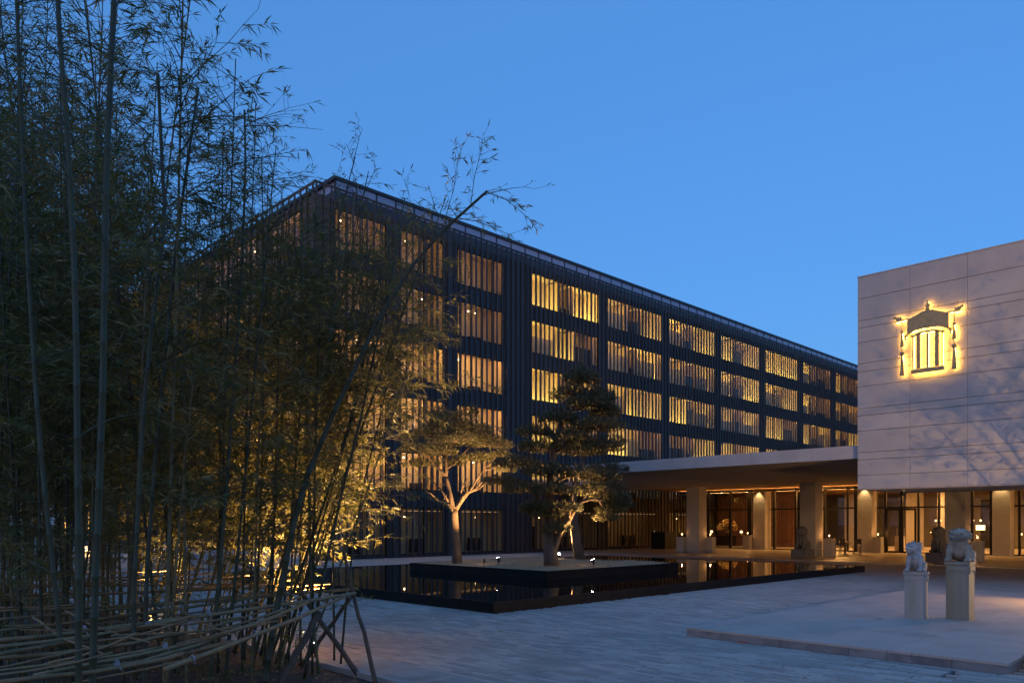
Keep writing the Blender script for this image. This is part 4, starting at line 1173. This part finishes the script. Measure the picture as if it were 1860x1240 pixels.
hero([(143,1235),(143,1050),(141,850),(139,650),(135,470),(126,300),(108,60),(102,-60)], 5.4, 5.6, .024, .017, 102, 'tall bright green bamboo culm bending left against the sky', G, zmin=4.1, dens=.7, spread=1.2)
hero([(114,1220),(104,1100),(93,1000),(80,880),(66,720),(52,500),(40,250),(30,0)], 6.2, 6.4, .022, .014, 103, 'slanting pale bamboo culm leaning left at the far left', G, zmin=3.0, dens=1.0, spread=1.1)
hero([(241,1235),(243,1080),(252,900),(262,720),(280,560),(300,400),(292,250),(287,135)], 6.6, 7.0, .022, .014, 104, 'bamboo culm with a cut top rising right of the tall pair', G, zmin=3.0, dens=1.0)
hero([(263,1200),(266,1050),(280,850),(300,640),(320,440),(340,300),(360,160)], 7.2, 7.6, .022, .012, 105, 'bamboo culm slanting right to a cut top against the sky', G, zmin=3.2, dens=1.0)
hero([(480,1240),(500,1120),(525,990),(548,890),(603,755),(640,680),(684,585),(760,466),(820,405),(885,347)], 8.4, 8.7, .040, .014, 106, 'thick bamboo culm leaning far right across the facade with a cut tip', G, zmin=4.6, dens=.4, spread=1.0, mculm=M['culm'], leafL=.10)
lean_ = [q for q in C.objects if q.name.startswith('bamboo') and q.type == 'EMPTY'][-1]
spray(lean_, 8.65, [[(884,349),(920,363),(945,383),(972,408)], [(855,371),(862,320),(874,275),(878,240)], [(830,396),(868,402),(902,416),(932,428)], [(806,426),(812,385),(824,345),(832,290),(838,268)], [(772,456),(764,420),(748,375),(735,325)], [(815,412),(790,380),(780,340)], [(740,492),(790,470),(830,480)], [(720,525),(705,470),(700,420)], [(700,560),(750,560),(790,590)]])
hero([(560,1190),(590,1030),(622,890),(655,760),(680,640),(705,540),(722,440),(735,360)], 9.4, 9.9, .022, .009, 107, 'slim dark bamboo culm leaning right behind the leaning one', G, zmin=3.0, dens=.9)
hero([(500,1170),(555,1010),(600,880),(640,750),(668,620),(690,500)], 9.7, 10.2, .020, .009, 108, 'slim bamboo culm leaning right close to the slanting dark one', G, zmin=2.8, dens=.9)
hero([(619,1205),(628,1100),(640,1000),(660,880),(690,760),(715,640),(735,540)], 10.2, 10.6, .017, .007, 109, 'slender bamboo culm standing alone at the right end of the thicket', G, zmin=3.0, dens=.9)
hero([(607,1190),(606,1080),(604,960),(600,800),(598,640),(602,500),(615,400),(632,335),(645,285)], 10.6, 10.8, .016, .007, 110, 'straight slender bamboo culm just left of the right end', G, zmin=2.6, dens=1.0)
hero([(579,1225),(565,1080),(562,900),(558,700),(550,500),(545,400)], 9.8, 10.2, .020, .009, 111, 'lit yellow bamboo culm above the crossed props', G, zmin=2.4, dens=1.0, mculm=M['culmold'])
hero([(546,1190),(545,1050),(548,900),(560,700),(575,520),(590,400)], 10.4, 10.8, .020, .009, 112, 'straight bamboo culm left of the crossed props', G, zmin=2.4, dens=1.0, mculm=M['culmold'])
hero([(380,1240),(395,1080),(410,900),(425,700),(440,480),(446,300),(444,200)], 8.0, 8.4, .022, .011, 113, 'bamboo culm in the middle of the thicket whose plume tops the roof line', G, zmin=2.8, dens=1.0, spread=1.15)
# thicket stock: eight grown variants, then copies
protos = []
for k in range(8):
    r = random.Random(40 + k)
    Hh = 6.4 + .25*k
    lx, ly = r.uniform(-.35, .35), r.uniform(-.35, .35)
    pts = [(lx*t**2, ly*t**2, Hh*t) for t in (0, .15, .3, .5, .7, .85, 1)]
    m, nodes, tip = culm_mesh(pts, r.uniform(.017, .023), .006, None, .30, 7)
    tw, lf = foliage(nodes, r, r.uniform(1.5, 2.3), 1.3, 1.15)
    protos.append((m.mesh('culm', M['culm'] if k % 3 else M['culmold'], True), tw.mesh('branches', M['twig']), lf.mesh('foliage', M['leaf']), Hh))
LAB = 'slender green bamboo culm with fine leaves crowded among many alike in the thicket'
placed = []
def plant(x, y, h_, rz, label=LAB, group=G, tilt=.05):
    k = rng.randrange(8); cu, tw, lf, Hh = protos[k]
    e = empty('bamboo', (x, y, -.02), label, 'bamboo', group)
    s = h_/Hh
    e.scale = (min(1.15, max(.85, s)), min(1.15, max(.85, s)), s); e.rotation_euler = (rng.gauss(0, tilt), rng.gauss(0, tilt), rz)
    link('culm', cu, e); tag(link('branches', tw, e), kind='stuff'); tag(link('foliage', lf, e), kind='stuff')
rp = random.Random(99)
tries = 0
while len(placed) < 112 and tries < 6000:
    tries += 1
    d = 7.4 + 13.5*rp.random()**1.1
    px = rp.uniform(-90, 640)
    lat = (px - 930)/1390*d
    x, y = CS*lat + CC*d, -CC*lat + CS*d
    if x > 5.1 or x < -4: continue
    if any((x-a)**2 + (y-b)**2 < .30**2 for a, b in placed): continue
    if any((x-a)**2 + (y-b)**2 < .75**2 for a, b in ((4.6, 13.4), (4.4, 10.6))): continue
    if px > 470 and d < 9.3: continue
    placed.append((x, y))
    if px < 330: tgt = rp.uniform(-120, 140) if rp.random() < .30 else rp.uniform(140, 480)
    elif px < 460: tgt = 90 + (px-330)*.9 + rp.uniform(0, 130)
    elif px < 540: tgt = 340 + rp.uniform(0, 120)
    else: tgt = 380 + rp.uniform(0, 160)
    h_ = EYE + (950 - tgt)/1390*d
    plant(x, y, min(max(h_*1.0, 4.6), 11), rp.uniform(0, 6.28))
# fuller fringe along the bed's edge, leaning out over the paving
for i in range(46):
    y = 8.8 + i*.125 + rp.uniform(-.1, .1); x = rp.uniform(4.5, 5.2)
    plant(x, y, rp.uniform(4.8, 7.2), rp.uniform(0, 6.28), 'bamboo culm with golden lit leaves leaning over the paving right of the thicket', G)
    o = [q for q in C.objects if q.name.startswith('bamboo') and q.type == 'EMPTY'][-1]
    o.rotation_euler = (Matrix.Rotation(rp.uniform(.04, .40), 3, Vector((CC, CS, 0))) @ Matrix.Rotation(rp.uniform(0, 6.28), 3, 'Z')).to_euler()
for i in range(44):
    d = rp.uniform(21, 33); px = rp.uniform(-90, 400); lat = (px - 930)/1390*d
    plant(CS*lat + CC*d, -CC*lat + CS*d, (8.0 if px < 250 else 6.8) + d*.03*rp.random(), rp.uniform(0, 6.28), 'distant bamboo culm in the dark grove at the far left', 'bamboo of the dark grove', .03)
# bamboo farther back by the garden wall
for i in range(20):
    x, y = rp.uniform(5.8, 13.5), rp.uniform(28, 46)
    plant(x, y, rp.uniform(7, 10), rp.uniform(0, 6.28), 'distant bamboo culm in the lit grove behind the thicket', 'bamboo of the far grove', .03)

# support frame of lashed poles
frm = empty('pole_frame', (4.2, 8.6, 0), 'lashed frame of dry bamboo poles and timber props holding up the bamboo', 'support frame')
f0 = frm.location
def at1(px, y, z):
    d = 1390*(EYE - z)/(y - 950); lat = (px-930)/1390*d
    return Vector((CS*lat + CC*d, -CC*lat + CS*d, z)) - f0
def pole(a, b, r0, r1, m=M['rail'], sag=.03, name='rail'):
    t = MB(); n = 9
    mid = [a.lerp(b, i/(n-1)) + Vector((0,0,-1))*sag*math.sin(math.pi*i/(n-1)) + Vector((rng.gauss(0,.006), rng.gauss(0,.006), rng.gauss(0,.006))) for i in range(n)]
    if m is M['rail']:
        mm_, nodes, tip = culm_mesh(mid, r0, r1, None, .34, 7); return mm_.build(name, m, frm, smooth=True)
    t.tube(mid, [r0 + (r1-r0)*i/(n-1) for i in range(n)], 7); return t.build(name, m, frm, smooth=True)
rails = [((645,1077),(-40,1166),1.02,.95,.022,.02), ((650,1068),(-60,1112),1.03,1.0,.018,.016), ((626,1082),(300,1215),1.0,.78,.020,.022), ((560,1092),(240,1206),1.0,.80,.019,.017),
         ((540,1052),(-40,1092),1.06,1.0,.017,.014), ((600,1060),(60,1078),1.04,1.04,.014,.012), ((590,1064),(-60,1130),1.0,.98,.016,.017), ((500,1078),(-60,1150),1.0,.98,.017,.015),
         ((470,1092),(-60,1196),1.0,.95,.017,.018), ((420,1165),(140,1215),.80,.78,.022,.020), ((520,1058),(0,1060),1.05,1.08,.015,.013), ((455,1044),(-40,1068),1.08,1.08,.014,.013),
         ((400,1040),(-60,1054),1.08,1.08,.014,.013), ((330,1041),(120,1058),1.1,1.1,.014,.014), ((350,1120),(-60,1180),1.0,.98,.018,.017), ((480,1130),(60,1225),.93,.80,.018,.016),
         ((330,1150),(-60,1200),.9,.9,.018,.019), ((300,1172),(-60,1222),.85,.85,.014,.012), ((330,1185),(0,1238),.85,.85,.02,.018), ((360,1032),(60,1040),1.12,1.12,.013,.013), ((440,1066),(-60,1080),1.05,1.05,.014,.014),
         ((400,1180),(80,1245),.75,.72,.011,.008), ((560,1075),(380,1140),1.0,.9,.014,.012)]
rq = random.Random(17)
for i in range(16):
    y0 = rq.uniform(1045, 1190); x0 = rq.uniform(120, 520)
    rails.append(((x0, y0), (x0 - rq.uniform(160, 420), y0 + rq.uniform(10, 60)), rq.uniform(.85, 1.1), rq.uniform(.8, 1.1), rq.uniform(.008, .014), rq.uniform(.006, .012)))
for (a, b) in (((300,1090),(420,1150)), ((120,1110),(270,1165)), ((460,1070),(330,1130)), ((60,1120),(190,1190)), ((230,1060),(330,1120)), ((540,1060),(610,1085))):
    rails.append((a, b, 1.05, .95, .011, .008))
for (a, b, z0, z1, r0, r1) in rails: pole(at1(*a, z0), at1(*b, z1), r0, r1)
def rp3(px, y, d): return Vector(ray(px, y, d)) - f0
def gp(px, y): return at1(px, y, -.02)
props = [(rp3(541,1070,9.8), gp(653,1228), .030,.034), (rp3(643,1078,10.2), gp(543,1212), .026,.030), (rp3(622,1000,10.0), gp(684,1246), .021,.028), (rp3(580,1112,9.2), gp(498,1262), .040,.044),
         (rp3(485,1068,11), gp(440,1180), .025,.03), (rp3(150,1165,7.0), gp(190,1290), .030,.034), (rp3(255,1085,10.5), gp(262,1170), .022,.026), (rp3(505,1085,10.6), gp(512,1170), .022,.022)]
for a, b, r0, r1 in props: pole(a, b, r0, r1, M['prop'], 0, 'prop')
# knotted wire ties where poles meet
tie = MB()
for a, b in ((0,.03),(0,.5),(0,.8),(2,.35),(2,.62),(2,.9),(3,.5),(9,.3),(8,.5),(18,.4),(15,.5),(7,.4)):
    A, B, z0, z1, r0, r1 = rails[a]; p = at1(*A, z0).lerp(at1(*B, z1), b); d = (at1(*B, z1) - at1(*A, z0)).normalized()
    for q in range(2):
        c = p + d*(q*.012); o1 = d.orthogonal().normalized(); o2 = d.cross(o1)
        tie.tube([c + (o1*math.cos(g) + o2*math.sin(g))*(r0*1.25) for g in [i*math.pi/4 for i in range(9)]], .003, 4)
    tie.tube([p, p + Vector((.02,-.02,-.05))], .003, 4); tie.tube([p, p + Vector((-.03,.02,-.04))], .003, 4)
tie.build('tie_wire', M['wire'], frm)

# thicket uplights
uplight(6.0, 11.7, .0, 'garden spotlight standing on the paving behind the right end of the thicket', (6.0, 9.9, 6.8), 3200, 75, .12)
uplight(5.62, 9.75, .0, 'garden spotlight at the kerb behind the crossed props', (6.0, 10.3, 6.6), 2400, 85, .10)
uplight(4.6, 13.4, .0, 'garden spotlight hidden deep in the thicket', (6.4, 12.4, 5.5), 1000, 85, .12)
uplight(9.5, 34.0, .0, 'garden spotlight in the far bamboo grove', (9.2, 36, 5), 3500, 110, .12)
uplight(12.2, 42.0, .0, 'garden spotlight shining beside the far bamboo grove', (11.6, 41.5, 5), 2500, 110, .3)

# ------------------------------------------------------------------ pale wall and rocks left of the hotel
tag(MB().box(-2.9, 2.9, -.15, .15, 0, .60).box(-2.94, 2.94, -.19, .19, .603, .66).build('garden_wall', M['wallp'], None, (16.75, 34.6, 0), rz=R(-4)), 'low pale rendered garden wall left of the hotel corner', 'wall')
for i, (x, y, s, lab) in enumerate(((12.6, 33.4, .8, 'largest pale boulder at the left end of the garden wall'), (11.4, 34.4, .55, 'mid sized pale boulder seen left of the largest boulder'), (13.4, 31.6, .5, 'pale boulder in front of the garden wall'), (10.2, 35.5, .7, 'leftmost pale boulder behind the bamboo'))):
    bm = bmesh.new(); bmesh.ops.create_icosphere(bm, subdivisions=4, radius=1)
    for v in bm.verts:
        nn_ = v.co.copy(); v.co = Vector((nn_.x*1.3, nn_.y, nn_.z*.9))*s*(1 + .28*noise.fractal(nn_*1.1 + Vector((i*7,0,0)), .9, 2, 5)) + Vector((0,0,s*.45))
        if v.co.z < -.05: v.co.z = -.05
    me = bpy.data.meshes.new('boulder'); bm.to_mesh(me); bm.free(); me.materials.append(M['rock'])
    tag(link('boulder', me, None, (x, y, 0)), lab, 'rock', 'pale boulders')

# ------------------------------------------------------------------ small things on the paving
tag(MB().box(0, .02, -.10, .10, 0, .006).box(.02, .035, -.07, .06, .004, .012).build('red_strip', M['fabric'], None, (11.14, 6.15, .003)), 'small red strip lying at the foot of the platform step', 'litter')
lf1 = MB()
for a, b in (((0,0,0),(.05,.02,.012)),): pass
lf1.face([(0,0,.004),(.035,.022,.016),(.075,.012,.008)]); lf1.face([(0,0,.004),(.075,.012,.008),(.04,-.018,.014)]); lf1.face([(.075,.012,.008),(.10,.02,.014),(.078,.014,.005)])
lfm = lf1.mesh('dry_leaf', M['dry'])
for (x, y, rz, lab) in ((9.95, 10.57, .3, 'dry brown leaf on the paving below the pool corner'), (9.28, 9.68, 2.0, 'dry brown leaf nearer the bed on the open paving'), (9.15, 4.24, 4.0, 'dry brown leaf on the paving at the bottom right'), (14.6, 5.25, 1.0, 'dry leaf beside the small lion pedestal')):
    o = tag(link('dry_leaf', lfm, None, (x, y, .003 if x < 12 else .141), rz), lab, 'leaf', 'fallen leaves'); o.scale = (1.5, 1.5, 1.2)
# clipped plant at the end of the step
e = empty('low_shrub', (11.75, 2.15, 0), 'small dry tufted shrub beside the platform corner at the right edge', 'shrub')
s_ = MB(); tw = MB(); r = random.Random(5)
for i in range(900):
    a, u = r.uniform(0, 6.28), r.random()**.5*.32; p = Vector((math.cos(a)*u, math.sin(a)*u, r.uniform(.03, .26)*(1.1 - u*1.5)))
    d = Vector((math.cos(a)*.6 + r.gauss(0,.5), math.sin(a)*.6 + r.gauss(0,.5), r.uniform(.2,1))).normalized()*r.uniform(.03,.07); sd_ = d.orthogonal().normalized()*.008
    s_.face([p, p + d*.5 + sd_, p + d, p + d*.5 - sd_])
for i in range(14):
    a = r.uniform(0, 6.28); tw.tube([(0,0,-.02), (math.cos(a)*.12, math.sin(a)*.12, .1), (math.cos(a)*.24, math.sin(a)*.24, .18)], [.008,.005,.003], 4)
tw.build('branches', M['twig'], e); s_.build('foliage', M['leaf'], e)

# floodlit bamboo just outside the frame on the right: its light and leaf shadows fall on the pale wall
for i in range(7):
    plant(22.2 + rp.uniform(-.6, 1.4), -1.6 + i*.5, rp.uniform(4.6, 5.4), rp.uniform(0, 6.28), 'bamboo culm in the bed right of the platform', 'bamboo right of the platform', .03)
    o = [q for q in C.objects if q.name.startswith('bamboo') and q.type == 'EMPTY'][-1]; o.rotation_euler = (-rp.uniform(.5, .8), 0, 0)
uplight(17.5, -2.5, .02, 'floodlight at the foot of the bamboo right of the platform', (27.2, 5.2, 5.0), 3400, 62, .25)
e = empty('bollard_light', (20.6, 2.2, 0), 'low bollard light beside the platform outside the right edge', 'bollard light')
MB().tube([(0,0,-.02), (0,0,.9)], .05, 10).build('post', M['frame'], e); MB().tube([(0,0,1.02), (0,0,1.06)], .09, 10).build('hood', M['frame'], e); MB().tube([(0,0,.9), (0,0,1.02)], .035, 10).build('lamp', M['shade'], e)
spot('path_light', (20.6, 2.32, .98), (17.8, 4.5, 0.2), 420, 150, (1, .58, .2))
